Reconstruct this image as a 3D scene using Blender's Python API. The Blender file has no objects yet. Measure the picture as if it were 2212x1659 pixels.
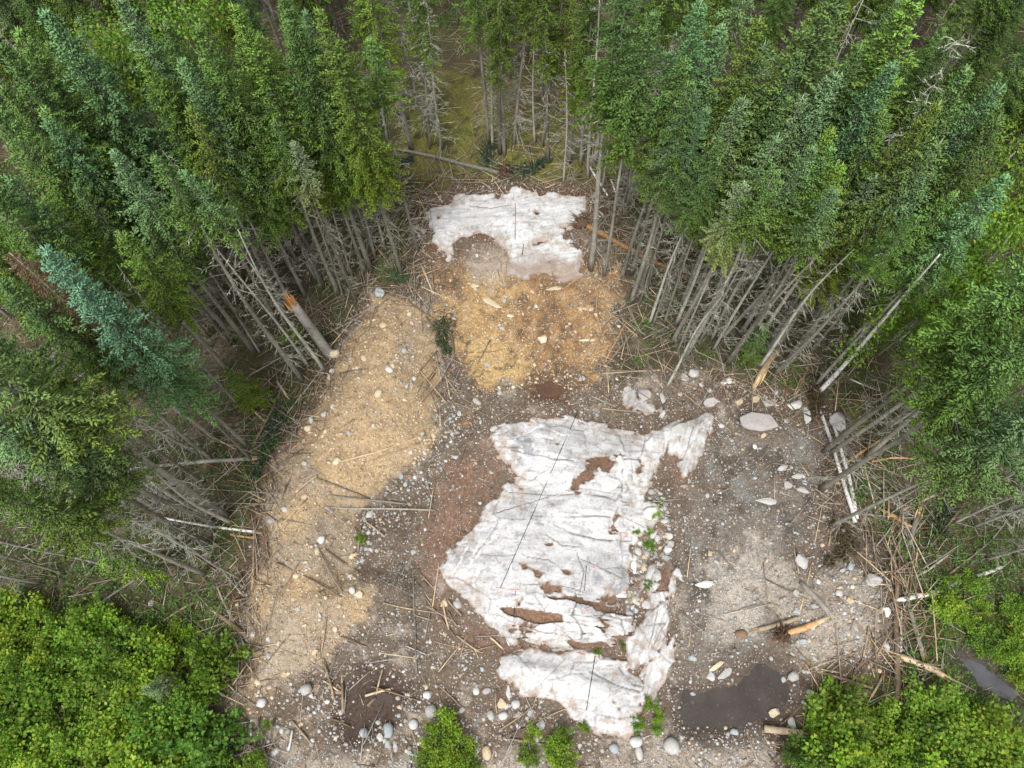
import bpy, bmesh, math, random
import numpy as np
from mathutils import Matrix, Vector

# ------------------------------------------------------------------ camera, sky, sun, exposure
SC = bpy.context.scene
COL = SC.collection
R = math.radians
CAM_H = 26.0
F_PX = 710.0
CAMROT = Matrix.Rotation(R(24.0), 3, 'X') @ Matrix.Rotation(R(-1.2), 3, 'Z')
cd = bpy.data.cameras.new('camera')
cd.sensor_width = 36.0
cd.lens = F_PX / 1024 * 36.0
cd.clip_start = 0.1
cd.clip_end = 1000
cam = bpy.data.objects.new('camera', cd)
cam.matrix_world = Matrix.Translation((0, 0, CAM_H)) @ CAMROT.to_4x4()
COL.objects.link(cam)
SC.camera = cam

SUN_EL, SUN_AZ = R(62), R(200)          # high sun behind thin, even cloud
world = bpy.data.worlds.new('World')
SC.world = world
world.use_nodes = True
wn = world.node_tree
wn.nodes.clear()
wo = wn.nodes.new('ShaderNodeOutputWorld')
bg = wn.nodes.new('ShaderNodeBackground')
sky = wn.nodes.new('ShaderNodeTexSky')
sky.sky_type = 'NISHITA'
sky.sun_disc = False
sky.sun_elevation = SUN_EL
sky.sun_rotation = SUN_AZ
sky.air_density = 1.0
sky.dust_density = 4.0
sky.ozone_density = 1.0
hs = wn.nodes.new('ShaderNodeHueSaturation')
hs.inputs['Saturation'].default_value = 0.12
wn.links.new(sky.outputs[0], hs.inputs['Color'])
wn.links.new(hs.outputs[0], bg.inputs['Color'])
bg.inputs['Strength'].default_value = 0.15
wn.links.new(bg.outputs[0], wo.inputs['Surface'])

sl = bpy.data.lights.new('sun', 'SUN')
sl.energy = 1.25
sl.angle = R(16)
sl.color = (1.0, 0.97, 0.93)
so = bpy.data.objects.new('sun', sl)
sdir = Vector((math.sin(SUN_AZ) * math.cos(SUN_EL), math.cos(SUN_AZ) * math.cos(SUN_EL), math.sin(SUN_EL)))
so.rotation_euler = sdir.to_track_quat('Z', 'Y').to_euler()
so.location = (0, -30, 60)
COL.objects.link(so)

SC.view_settings.view_transform = 'Standard'
SC.view_settings.look = 'None'
SC.view_settings.gamma = 1.0
SC.view_settings.use_curve_mapping = False
SC.view_settings.exposure = 0.84
SC.cycles.max_bounces = 5
SC.cycles.diffuse_bounces = 4
SC.cycles.transparent_max_bounces = 4

rng = np.random.default_rng(7)
random.seed(7)

# ------------------------------------------------------------------ numeric helpers
def _hash(ix, iy, seed):
    n = (ix.astype(np.int64) * 374761393 + iy.astype(np.int64) * 668265263 + seed * 1442695041) & 0xFFFFFFFF
    n = ((n ^ (n >> 13)) * 1274126177) & 0xFFFFFFFF
    n = ((n ^ (n >> 16)) * 2246822519) & 0xFFFFFFFF
    return ((n ^ (n >> 15)) & 0xFFFFFF) / float(0xFFFFFF)

def vnoise(x, y, seed=0):
    ix, iy = np.floor(x), np.floor(y)
    fx, fy = x - ix, y - iy
    fx = fx * fx * (3 - 2 * fx)
    fy = fy * fy * (3 - 2 * fy)
    a, b = _hash(ix, iy, seed), _hash(ix + 1, iy, seed)
    c, d = _hash(ix, iy + 1, seed), _hash(ix + 1, iy + 1, seed)
    return (a + (b - a) * fx) * (1 - fy) + (c + (d - c) * fx) * fy      # 0..1

def fbm(x, y, f, octv=4, seed=0):
    s, a, t = 0.0, 1.0, 0.0
    for o in range(octv):
        s = s + a * (vnoise(x * f + 17.3 * o, y * f - 9.1 * o, seed + o) - 0.5)
        t += a
        f *= 2.03
        a *= 0.55
    return 2 * s / t                                                    # about -1..1

def cells(x, y, seed=0):                                                 # jointed blocks: id value 0..1 and distance to the joint
    ix, iy = np.floor(x), np.floor(y)
    f1 = np.full(np.shape(x), 9.0); f2 = f1.copy(); cid = np.zeros(np.shape(x))
    for dx in (-1, 0, 1):
        for dy in (-1, 0, 1):
            a, b = ix + dx, iy + dy
            d = np.hypot(a + .15 + .7 * _hash(a, b, seed) - x, b + .15 + .7 * _hash(a, b, seed + 5) - y)
            n = d < f1
            f2 = np.where(n, f1, np.minimum(f2, d)); cid = np.where(n, _hash(a, b, seed + 9), cid); f1 = np.where(n, d, f1)
    return cid, f2 - f1

def sstep(a, b, x):
    t = np.clip((x - a) / (b - a), 0, 1)
    return t * t * (3 - 2 * t)

def sdf(poly, x, y):                                                    # positive inside, metres
    px, py = poly[:, 0], poly[:, 1]
    d = np.full(np.shape(x), 1e9)
    ins = np.zeros(np.shape(x), bool)
    n = len(poly)
    for i in range(n):
        ax, ay, bx, by = px[i], py[i], px[(i + 1) % n], py[(i + 1) % n]
        ex, ey = bx - ax, by - ay
        wx, wy = x - ax, y - ay
        t = np.clip((wx * ex + wy * ey) / (ex * ex + ey * ey + 1e-12), 0, 1)
        d = np.minimum(d, (wx - ex * t) ** 2 + (wy - ey * t) ** 2)
        c = ((ay > y) != (by > y)) & (x < (bx - ax) * (y - ay) / (by - ay + 1e-12) + ax)
        ins ^= c
    d = np.sqrt(d)
    return np.where(ins, d, -d)

def linedist(pts, x, y):
    d = np.full(np.shape(x), 1e9)
    for (ax, ay), (bx, by) in zip(pts[:-1], pts[1:]):
        ex, ey = bx - ax, by - ay
        t = np.clip(((x - ax) * ex + (y - ay) * ey) / (ex * ex + ey * ey + 1e-12), 0, 1)
        d = np.minimum(d, np.hypot(x - ax - ex * t, y - ay - ey * t))
    return d

VS = 1024 / 2212.0                                                       # my survey sheet is 2212 x 1659
RM = np.array(CAMROT)
def ray(vx, vy):
    u = (np.asarray(vx, float) * VS - 512) / F_PX
    v = -(np.asarray(vy, float) * VS - 384) / F_PX
    d = np.stack([u, v, -np.ones_like(u)], -1)
    return d @ RM.T
def at_z(vx, vy, z):
    d = ray(vx, vy)
    t = (np.asarray(z, float) - CAM_H) / d[..., 2]
    return np.stack([d[..., 0] * t, d[..., 1] * t], -1)
def project(x, y, z):                                                    # world -> survey sheet
    p = np.stack([np.asarray(x, float), np.asarray(y, float), np.asarray(z, float) - CAM_H], -1) @ RM
    return np.stack([(512 + F_PX * p[..., 0] / -p[..., 2]) / VS, (384 - F_PX * p[..., 1] / -p[..., 2]) / VS], -1)
def poly(z, *pts):
    a = np.array(pts, float)
    return at_z(a[:, 0], a[:, 1], z)

# ------------------------------------------------------------------ ground plan (outlines surveyed on the ground)
P_UP = poly(1.2, (993,422),(1037,422),(1070,415),(1090,424),(1113,408),(1153,423),(1187,413),(1230,421),(1260,425),(1262,447),(1252,462),(1233,478),(1184,483),(1210,491),(1197,502),(1148,510),(1134,530),(1112,526),(1097,518),(1064,503),(1038,489),(1012,497),(984,497),(970,510),(970,541),(962,532),(943,512),(934,484),(931,451),(970,446),(1012,443),(1012,432),(990,430))
P_UP2 = poly(1.0, (1104,527),(1127,533),(1180,528),(1210,522),(1240,535),(1255,548),(1245,580),(1215,585),(1180,570),(1140,580),(1105,578),(1100,560))
P_UP3 = poly(1.0, (1030,560),(1060,548),(1075,560),(1070,585),(1050,590),(1035,578))
P_MAIN = poly(0.75, (1150,890),(1190,893),(1205,888),(1247,893),(1285,910),(1320,915),(1400,938),(1420,925),(1440,920),(1440,945),(1425,985),(1412,1020),(1390,1052),(1385,1075),(1420,1090),(1430,1105),(1405,1140),(1385,1150),(1365,1165),(1365,1200),(1355,1250),(1330,1290),(1330,1310),(1370,1345),(1375,1360),(1330,1378),(1290,1392),(1255,1392),(1210,1397),(1180,1378),(1150,1370),(1135,1345),(1110,1370),(1080,1350),(1050,1320),(1030,1300),(1020,1275),(985,1255),(960,1235),(957,1222),(970,1190),(990,1170),(1020,1150),(1040,1120),(1060,1090),(1085,1065),(1095,1040),(1128,1055),(1140,1045),(1125,1030),(1115,1010),(1105,985),(1080,965),(1070,950),(1062,935),(1072,918),(1085,912),(1140,905))
P_EAST = poly(0.45, (1418,1232),(1450,1220),(1453,1270),(1441,1340),(1432,1390),(1395,1424),(1370,1430),(1380,1385),(1398,1330),(1402,1290),(1400,1260))
P_EAST2 = poly(0.35, (1440,1395),(1450,1380),(1448,1420),(1430,1470),(1412,1505),(1403,1490),(1400,1455),(1420,1430))
P_NE = poly(0.6, (1443,922),(1480,905),(1520,897),(1537,895),(1527,930),(1512,970),(1497,1002),(1482,1030),(1474,1020),(1480,985),(1452,967),(1443,945))
P_LOW = poly(0.55, (1094,1426),(1144,1403),(1164,1406),(1180,1416),(1217,1416),(1244,1409),(1287,1416),(1320,1429),(1347,1439),(1380,1459),(1400,1476),(1400,1503),(1387,1519),(1377,1556),(1357,1574),(1330,1569),(1270,1563),(1247,1549),(1227,1519),(1220,1503),(1174,1493),(1164,1483),(1130,1484),(1110,1463),(1094,1449))
P_NEC = poly(0.5, (1350,835),(1362,822),(1372,840),(1382,858),(1400,852),(1418,858),(1426,880),(1400,890),(1378,870),(1362,862))
P_CLEAR = poly(0.4, (930,455),(990,428),(1110,412),(1262,432),(1285,500),(1330,570),(1340,760),(1330,810),(1430,800),(1500,790),(1560,820),(1700,850),(1830,900),(1850,950),(1800,1050),(1840,1130),(1900,1180),(1935,1300),(1920,1430),(1860,1450),(1740,1500),(1690,1570),(1680,1720),(560,1720),(500,1560),(530,1420),(515,1330),(530,1270),(560,1100),(590,1000),(640,900),(700,800),(740,720),(800,640),(900,620),(925,590),(900,520))
P_TAN = poly(0.7, (800,625),(900,640),(925,700),(945,760),(940,830),(940,900),(930,960),(880,1000),(830,1030),(760,1100),(760,1230),(800,1260),(780,1330),(720,1390),(690,1430),(610,1470),(540,1560),(500,1560),(530,1420),(515,1330),(530,1270),(570,1200),(560,1100),(590,1000),(640,900),(700,800),(740,720),(800,660))
P_GREYS = [poly(0.7, (600,1030),(665,1000),(705,1060),(640,1095)), poly(0.6, (650,1135),(745,1115),(765,1190),(690,1225),(575,1215),(600,1165)), poly(0.5, (590,1290),(625,1320),(690,1300),(740,1340),(700,1430),(600,1480),(545,1500),(540,1420),(600,1370))]
P_ORANGE = poly(0.7, (930,590),(1000,575),(1100,590),(1250,575),(1330,560),(1335,780),(1280,825),(1150,835),(1020,845),(985,770),(960,680))
P_YEL = poly(0.6, (985,715),(1060,705),(1120,740),(1130,790),(1060,820),(1010,810))
P_BARK = poly(0.4, (960,990),(1050,960),(1110,1040),(1080,1080),(1040,1130),(970,1200),(940,1240),(960,1300),(1080,1380),(1180,1400),(1090,1440),(930,1350),(905,1240),(920,1120))
P_PIT = poly(0.1, (1490,950),(1600,920),(1750,940),(1790,1080),(1720,1200),(1650,1400),(1560,1480),(1470,1480),(1465,1200),(1500,1040))
P_PALE = poly(0.1, (1560,1230),(1640,1180),(1720,1240),(1720,1330),(1650,1360),(1560,1350))
P_MOUND = poly(0.7, (1690,1400),(1700,1290),(1780,1220),(1850,1200),(1905,1260),(1930,1340),(1880,1430),(1750,1450))
P_MUD = poly(0.0, (750,1490),(790,1455),(835,1455),(872,1485),(850,1520),(838,1560),(800,1580),(755,1590),(738,1550))
P_POOL = poly(0.1, (1158,830),(1188,818),(1214,838),(1212,856),(1182,860),(1160,848))
P_PUD = poly(-0.1, (1468,1490),(1520,1488),(1550,1480),(1590,1468),(1602,1452),(1640,1428),(1668,1425),(1692,1450),(1717,1490),(1712,1510),(1692,1545),(1676,1560),(1640,1566),(1610,1576),(1560,1582),(1510,1580),(1480,1565),(1465,1530))
P_CREEK = poly(-0.2, (2050,1412),(2092,1420),(2128,1450),(2165,1480),(2192,1498),(2180,1508),(2150,1500),(2115,1478),(2080,1442))
P_MOSS = poly(1.2, (840,250),(930,150),(1330,150),(1365,330),(1300,400),(1180,400),(1060,398),(930,400),(850,345))
P_BOT = poly(0.1, (520,1500),(700,1470),(900,1450),(1100,1480),(1230,1570),(1480,1590),(1680,1570),(1700,1740),(540,1740))
P_GRAVB = poly(0.1, (560,1640),(900,1635),(1250,1640),(1500,1600),(1660,1600),(1700,1760),(560,1760))
P_MOSSR = poly(0.4, (1835,870),(1870,860),(1880,910),(1860,930),(1840,920))
P_BANKF = poly(-0.1, (1960,1250),(2100,1280),(2240,1330),(2240,1700),(1700,1700),(1740,1500),(1880,1460),(2000,1480))

def G_height(x, y):
    x = np.asarray(x, float); y = np.asarray(y, float)
    z = 0.22 * fbm(x, y, 0.09, 3, 3) + 0.07 * fbm(x, y, 0.6, 3, 5) + 0.025 * fbm(x, y, 2.6, 2, 6)
    z = z + 0.11 * fbm(x, y, 1.1, 3, 14) * sstep(-2, 1, y) * sstep(26, 20, y) + 1.0 * sstep(12.5, 19.0, y)
    tan = sdf(P_TAN, x, y)
    z = z + 0.95 * sstep(-0.3, 1.9, tan) + 0.16 * sstep(0, 1, tan) * fbm(x, y, .7, 4, 8)
    z = z + 0.65 * sstep(-0.6, 2.2, sdf(P_MAIN, x, y))
    z = z + 0.45 * sstep(-0.5, 1.6, sdf(P_LOW, x, y))
    z = z + 0.35 * sstep(-0.5, 0.5, sdf(P_EAST, x, y)) + 0.4 * sstep(-0.5, 0.5, sdf(P_NE, x, y))
    mo = sdf(P_MOUND, x, y)
    z = z + 0.8 * sstep(-0.8, 2.0, mo) + 0.08 * sstep(-.3, .6, mo) * fbm(x, y, 1.5, 3, 9)
    z = z - 0.3 * sstep(-0.5, 2.0, sdf(P_PIT, x, y))
    pu = sdf(P_PUD, x, y)
    z = z + .09 * sstep(-1.2, -.2, pu) * fbm(x, y, 1.3, 4, 12) - 0.40 * sstep(-0.7, 0.5, pu) - 0.2 * sstep(-0.6, 0.5, sdf(P_MUD, x, y))
    z = z - 0.3 * sstep(-0.5, 0.5, sdf(P_CREEK, x, y)) - 0.16 * sstep(-0.3, 0.3, sdf(P_POOL, x, y))
    return z

HX0, HY0, HS = -70.0, -40.0, 0.1
_hx, _hy = np.meshgrid(np.arange(1400) * HS + HX0, np.arange(1200) * HS + HY0)
HG = G_height(_hx, _hy)
def hgrid(x, y):                                                         # quick look-up of the same ground
    fx = np.clip((np.asarray(x, float) - HX0) / HS, 0, 1398.9); fy = np.clip((np.asarray(y, float) - HY0) / HS, 0, 1198.9)
    i, j = fx.astype(int), fy.astype(int); u, w = fx - i, fy - j
    return (HG[j, i] * (1 - u) + HG[j, i + 1] * u) * (1 - w) + (HG[j + 1, i] * (1 - u) + HG[j + 1, i + 1] * u) * w
def ground(vx, vy):                                                      # survey sheet -> point on the ground
    z = np.full(np.shape(vx), 0.4)
    for _ in range(4):
        p = at_z(vx, vy, z)
        z = hgrid(p[..., 0], p[..., 1])
    return np.concatenate([p, z[..., None]], -1)
def g1(vx, vy):
    return ground(np.array([vx], float), np.array([vy], float))[0]
def gz(x, y):
    return float(hgrid(x, y))
def mpp(p):                                                              # metres per survey unit at a point
    return float(np.linalg.norm(np.array(p) - np.array([0, 0, CAM_H]))) * VS / F_PX

# ------------------------------------------------------------------ mesh helpers
class MB:
    def __init__(s):
        s.v, s.t, s.q, s.c, s.n = [], [], [], [], 0
    def add(s, v, t=None, q=None, c=(1, 1, 1)):
        v = np.asarray(v, np.float32).reshape(-1, 3)
        if t is not None: s.t.append(np.asarray(t, np.int64).reshape(-1, 3) + s.n)
        if q is not None: s.q.append(np.asarray(q, np.int64).reshape(-1, 4) + s.n)
        c = np.asarray(c, np.float32)
        if c.ndim == 1: c = np.broadcast_to(c, (len(v), 3))
        s.v.append(v); s.c.append(c); s.n += len(v)
    def mesh(s, name, mat, smooth=True):
        v = np.concatenate(s.v); c = np.concatenate(s.c)
        t = np.concatenate(s.t) if s.t else np.zeros((0, 3), np.int64)
        q = np.concatenate(s.q) if s.q else np.zeros((0, 4), np.int64)
        me = bpy.data.meshes.new(name)
        me.vertices.add(len(v)); me.vertices.foreach_set('co', v.ravel())
        nl = len(t) * 3 + len(q) * 4
        me.loops.add(nl)
        me.loops.foreach_set('vertex_index', np.concatenate([t.ravel(), q.ravel()]).astype(np.int32))
        me.polygons.add(len(t) + len(q))
        ls = np.concatenate([np.arange(len(t)) * 3, len(t) * 3 + np.arange(len(q)) * 4]).astype(np.int32)
        me.polygons.foreach_set('loop_start', ls)
        me.polygons.foreach_set('use_smooth', np.full(len(ls), smooth, bool))
        me.update(calc_edges=True)
        a = me.color_attributes.new('col', 'FLOAT_COLOR', 'POINT')
        a.data.foreach_set('color', np.concatenate([c, np.ones((len(c), 1), np.float32)], 1).astype(np.float32).ravel())
        me.materials.append(mat)
        return me
    def build(s, name, mat, parent=None, smooth=True):
        o = bpy.data.objects.new(name, s.mesh(name, mat, smooth))
        COL.objects.link(o)
        if parent: o.parent = parent
        return o

def nrm(a):
    return a / (np.linalg.norm(a, axis=-1, keepdims=True) + 1e-9)
def frames(d):
    ref = np.where(np.abs(d[:, 2:3]) > 0.9, np.array([[1., 0, 0]]), np.array([[0, 0, 1.]]))
    a = nrm(np.cross(d, ref)); b = np.cross(d, a)
    return a, b
def rep3(c, n, k):
    c = np.asarray(c, np.float32)
    if c.ndim == 1: return np.broadcast_to(c, (n * k, 3))
    return np.repeat(c, k, axis=0)
def spindles(mb, p0, p1, r, c=(1, 1, 1), mid=0.4, sides=3):              # needle-covered twigs: pointed at both ends
    p0, p1 = np.asarray(p0, float), np.asarray(p1, float)
    n = len(p0); d = nrm(p1 - p0); a, b = frames(d)
    r = np.broadcast_to(np.asarray(r, float), (n,))[:, None]
    m = p0 + (p1 - p0) * mid
    ph = rng.uniform(0, 6.28, (n, 1))
    ring = [m + r * (np.cos(ph + 2 * math.pi * k / sides) * a + np.sin(ph + 2 * math.pi * k / sides) * b) for k in range(sides)]
    v = np.stack([p0] + ring + [p1], 1).reshape(-1, 3)
    K = sides + 2
    t = []
    for k in range(sides):
        k2 = (k + 1) % sides
        t += [(0, 1 + k2, 1 + k), (1 + k, 1 + k2, K - 1)]
    t = (np.arange(n)[:, None, None] * K + np.array(t)[None]).reshape(-1, 3)
    mb.add(v, t=t, c=rep3(c, n, K))
def prisms(mb, p0, p1, r0, r1, c=(1, 1, 1), sides=4, cap=False):
    p0, p1 = np.asarray(p0, float), np.asarray(p1, float)
    n = len(p0); d = nrm(p1 - p0); a, b = frames(d)
    r0 = np.broadcast_to(np.asarray(r0, float), (n,))[:, None]; r1 = np.broadcast_to(np.asarray(r1, float), (n,))[:, None]
    vs = []
    for p, r in ((p0, r0), (p1, r1)):
        for k in range(sides):
            an = 2 * math.pi * k / sides
            vs.append(p + r * (math.cos(an) * a + math.sin(an) * b))
    v = np.stack(vs, 1).reshape(-1, 3)
    q = [(k, (k + 1) % sides, sides + (k + 1) % sides, sides + k) for k in range(sides)]
    K = 2 * sides
    qq = (np.arange(n)[:, None, None] * K + np.array(q)[None]).reshape(-1, 4)
    t = None
    if cap:
        t = [(0, k + 1, k) for k in range(1, sides - 1)] + [(sides, sides + k, sides + k + 1) for k in range(1, sides - 1)]
        t = (np.arange(n)[:, None, None] * K + np.array(t)[None]).reshape(-1, 3)
    mb.add(v, t=t, q=qq, c=rep3(c, n, K))
def tube(mb, pts, rad, sides=7, c=(1, 1, 1), lump=0.0, seed=0):
    pts = np.asarray(pts, float); n = len(pts)
    d = nrm(np.gradient(pts, axis=0))
    ref = np.array([[0, 0, 1.]]) if abs(d[:, 2].mean()) < 0.8 else np.array([[1., 0, 0]])
    a = nrm(np.cross(d, ref)); b = np.cross(d, a)
    rad = np.broadcast_to(np.asarray(rad, float), (n,))
    rr = np.random.default_rng(seed)
    an = 2 * math.pi * np.arange(sides) / sides
    rk = rad[:, None] * (1 + lump * rr.uniform(-1, 1, (n, sides)))
    v = pts[:, None] + rk[..., None] * (np.cos(an)[None, :, None] * a[:, None] + np.sin(an)[None, :, None] * b[:, None])
    v = np.concatenate([v.reshape(-1, 3), pts[:1] - d[:1] * rad[0] * .15, pts[-1:] + d[-1:] * rad[-1] * .3])
    q = [(i * sides + k, i * sides + (k + 1) % sides, (i + 1) * sides + (k + 1) % sides, (i + 1) * sides + k) for i in range(n - 1) for k in range(sides)]
    e0, e1 = n * sides, n * sides + 1
    t = [(e0, (k + 1) % sides, k) for k in range(sides)] + [(e1, (n - 1) * sides + k, (n - 1) * sides + (k + 1) % sides) for k in range(sides)]
    c = np.asarray(c, np.float32)
    if c.ndim == 2:
        c = np.concatenate([np.repeat(c, sides, 0), c[:1], c[-1:]])
    mb.add(v, t=t, q=q, c=c)
def leaves(mb, p, d, nn, L, W, c):                                       # folded pointed leaves
    s = nrm(np.cross(d, nn)); nn = np.cross(s, d)
    L = np.asarray(L)[:, None]; W = np.asarray(W)[:, None]
    m = p + d * L * 0.45
    v = np.stack([p, m + s * W + nn * W * .35, p + d * L - nn * L * .12, m - s * W + nn * W * .35], 1).reshape(-1, 3)
    k = np.arange(len(p))[:, None] * 4
    t = np.concatenate([k + np.array([[0, 1, 2]]), k + np.array([[0, 2, 3]])])
    mb.add(v, t=t, c=rep3(c, len(p), 4))

def empty(name, loc=(0, 0, 0)):
    o = bpy.data.objects.new(name, None)
    o.empty_display_size = 0.3
    o.location = loc
    COL.objects.link(o)
    return o
def tag(o, label=None, cat=None, group=None, kind=None):
    if label: o['label'] = label
    if cat: o['category'] = cat
    if group: o['group'] = group
    if kind: o['kind'] = kind
    return o
def dup(root):
    r = root.copy(); COL.objects.link(r)
    for ch in list(root.children):
        c = ch.copy(); COL.objects.link(c); c.parent = r
        for g in list(ch.children):
            d = g.copy(); COL.objects.link(d); d.parent = c
    return r

# labels: (object, wording, survey x) are collected, then look-alikes get an order
REG = []
def reg(o, text, cat, group, sx):
    tag(o, None, cat, group)
    REG.append((o, text, float(sx)))

# ------------------------------------------------------------------ materials
def newmat(name):
    m = bpy.data.materials.new(name)
    m.use_nodes = True
    nt = m.node_tree
    b = nt.nodes['Principled BSDF']
    return m, nt, b
def N(nt, t, **kw):
    n = nt.nodes.new(t)
    for k, v in kw.items(): setattr(n, k, v)
    return n
def mulnode(nt, a, b, fac=1.0, mode='MULTIPLY'):
    m = N(nt, 'ShaderNodeMix', data_type='RGBA', blend_type=mode)
    m.inputs[0].default_value = fac
    nt.links.new(a, m.inputs[6]); nt.links.new(b, m.inputs[7])
    return m.outputs[2]
def ramp(nt, src, *stops):
    r = N(nt, 'ShaderNodeValToRGB')
    e = r.color_ramp.elements
    while len(e) < len(stops): e.new(0.5)
    for i, (p, c) in enumerate(stops):
        e[i].position = p
        e[i].color = (c, c, c, 1) if not hasattr(c, '__len__') else (*c, 1)
    nt.links.new(src, r.inputs[0])
    return r.outputs[0]
def noise(nt, scale, detail=4, rough=0.6, coord='Object', vec=None):
    n = N(nt, 'ShaderNodeTexNoise')
    n.inputs['Scale'].default_value = scale
    n.inputs['Detail'].default_value = detail
    n.inputs['Roughness'].default_value = rough
    if vec is None:
        tc = N(nt, 'ShaderNodeTexCoord'); vec = tc.outputs[coord]
    nt.links.new(vec, n.inputs['Vector'])
    return n.outputs['Fac']
def attr(nt, name='col'):
    a = N(nt, 'ShaderNodeAttribute'); a.attribute_name = name
    return a
def bump(nt, b, src, strength, dist):
    n = N(nt, 'ShaderNodeBump')
    n.inputs['Strength'].default_value = strength
    n.inputs['Distance'].default_value = dist
    nt.links.new(src, n.inputs['Height'])
    nt.links.new(n.outputs[0], b.inputs['Normal'])

def mat_ground():
    m, nt, b = newmat('soil')
    a = attr(nt).outputs['Color']
    n1 = noise(nt, 9.0, 6, 0.7)
    n2 = noise(nt, 26.0, 4, 0.75)
    g1_ = ramp(nt, n1, (0.28, 0.5), (0.72, 1.5))
    g2_ = ramp(nt, n2, (0.3, 0.5), (0.72, 1.6))
    c = mulnode(nt, mulnode(nt, a, g1_), g2_)
    nt.links.new(c, b.inputs['Base Color'])
    b.inputs['Roughness'].default_value = 0.95
    b.inputs['Specular IOR Level'].default_value = 0.15
    bump(nt, b, n1, 0.6, 0.06)
    return m
def mat_rock(name, rough=0.8, objcol=False, fine=14.0, lo=0.78, hi=1.18):
    m, nt, b = newmat(name)
    c = attr(nt).outputs['Color']
    if objcol:
        oi = N(nt, 'ShaderNodeObjectInfo')
        c = mulnode(nt, c, oi.outputs['Color'])
    n1 = noise(nt, fine, 5, 0.65)
    n2 = noise(nt, 2.2, 4, 0.6)
    c = mulnode(nt, mulnode(nt, c, ramp(nt, n1, (0.3, lo), (0.7, hi))), ramp(nt, n2, (0.3, 0.88), (0.7, 1.1)))
    nt.links.new(c, b.inputs['Base Color'])
    b.inputs['Roughness'].default_value = rough
    b.inputs['Specular IOR Level'].default_value = 0.25
    bump(nt, b, n1, 0.5, 0.02)
    return m
def mat_leaf(name, transl=0.25, low=(1.15, 1.0, 0.55), top=(1, 1, 1)):
    m, nt, b = newmat(name)
    a = attr(nt)
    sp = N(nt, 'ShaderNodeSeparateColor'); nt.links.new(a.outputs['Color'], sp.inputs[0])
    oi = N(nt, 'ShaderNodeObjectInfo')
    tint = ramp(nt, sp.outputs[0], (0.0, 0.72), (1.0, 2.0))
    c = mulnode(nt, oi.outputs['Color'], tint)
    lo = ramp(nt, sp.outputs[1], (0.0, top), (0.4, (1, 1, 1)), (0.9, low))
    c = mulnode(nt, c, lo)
    nt.links.new(c, b.inputs['Base Color'])
    b.inputs['Roughness'].default_value = 0.6
    b.inputs['Specular IOR Level'].default_value = 0.25
    tr = N(nt, 'ShaderNodeBsdfTranslucent'); nt.links.new(c, tr.inputs['Color'])
    mx = N(nt, 'ShaderNodeMixShader'); mx.inputs[0].default_value = transl
    nt.links.new(b.outputs[0], mx.inputs[1]); nt.links.new(tr.outputs[0], mx.inputs[2])
    nt.links.new(mx.outputs[0], nt.nodes['Material Output'].inputs['Surface'])
    return m
def mat_wood(name, scale=(6, 6, 6)):
    m, nt, b = newmat(name)
    c = attr(nt).outputs['Color']
    n1 = noise(nt, 7.0, 5, 0.7)
    oi = N(nt, 'ShaderNodeObjectInfo')
    c = mulnode(nt, c, ramp(nt, oi.outputs['Random'], (0.0, (.62, .58, .52)), (1.0, (1.3, 1.3, 1.26))))
    c = mulnode(nt, c, ramp(nt, n1, (0.28, 0.6), (0.72, 1.4)))
    nt.links.new(c, b.inputs['Base Color'])
    b.inputs['Roughness'].default_value = 0.85
    b.inputs['Specular IOR Level'].default_value = 0.2
    return m
def mat_flat(name, col, rough=0.9):
    m, nt, b = newmat(name)
    n1 = noise(nt, 12.0, 4, 0.7)
    rgb = N(nt, 'ShaderNodeRGB'); rgb.outputs[0].default_value = (*col, 1)
    nt.links.new(mulnode(nt, rgb.outputs[0], ramp(nt, n1, (0.3, 0.7), (0.7, 1.3))), b.inputs['Base Color'])
    b.inputs['Roughness'].default_value = rough
    return m
def mat_birch():
    m, nt, b = newmat('birch_bark')
    a = attr(nt).outputs['Color']
    tc = N(nt, 'ShaderNodeTexCoord')
    n1 = noise(nt, 9.0, 3, 0.7, vec=tc.outputs['Object'])
    nt.links.new(mulnode(nt, a, ramp(nt, n1, (0.36, 0.25), (0.44, 1.0))), b.inputs['Base Color'])
    b.inputs['Roughness'].default_value = 0.7
    return m
def mat_water(name, col, alpha, rough=0.04):
    m, nt, b = newmat(name)
    n1 = noise(nt, 1.2, 4, 0.6)
    rgb = N(nt, 'ShaderNodeRGB'); rgb.outputs[0].default_value = (*col, 1)
    nt.links.new(mulnode(nt, rgb.outputs[0], ramp(nt, n1, (0.3, 0.75), (0.7, 1.25))), b.inputs['Base Color'])
    b.inputs['Roughness'].default_value = rough
    b.inputs['Alpha'].default_value = alpha
    b.inputs['IOR'].default_value = 1.33
    n2 = noise(nt, 6.0, 2, 0.5)
    bump(nt, b, n2, 0.04, 0.02)
    return m

M_SOIL = mat_ground()
M_ROCK = mat_rock('bedrock')
M_STONE = mat_rock('stone', objcol=True)
M_GRAVEL = mat_rock('gravel', fine=25.0)
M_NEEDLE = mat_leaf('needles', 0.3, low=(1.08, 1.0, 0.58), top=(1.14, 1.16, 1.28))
M_LEAF = mat_leaf('leaves', 0.35, low=(1.7, 1.1, 1.2))
M_BARK = mat_wood('bark')
M_WOOD = mat_wood('weathered_wood')
M_BIRCH = mat_birch()
M_CUT = mat_flat('saw_slot', (0.02, 0.02, 0.022))
M_PAINT = mat_flat('red_spray_paint', (0.6, 0.3, 0.32), 0.6)

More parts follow.
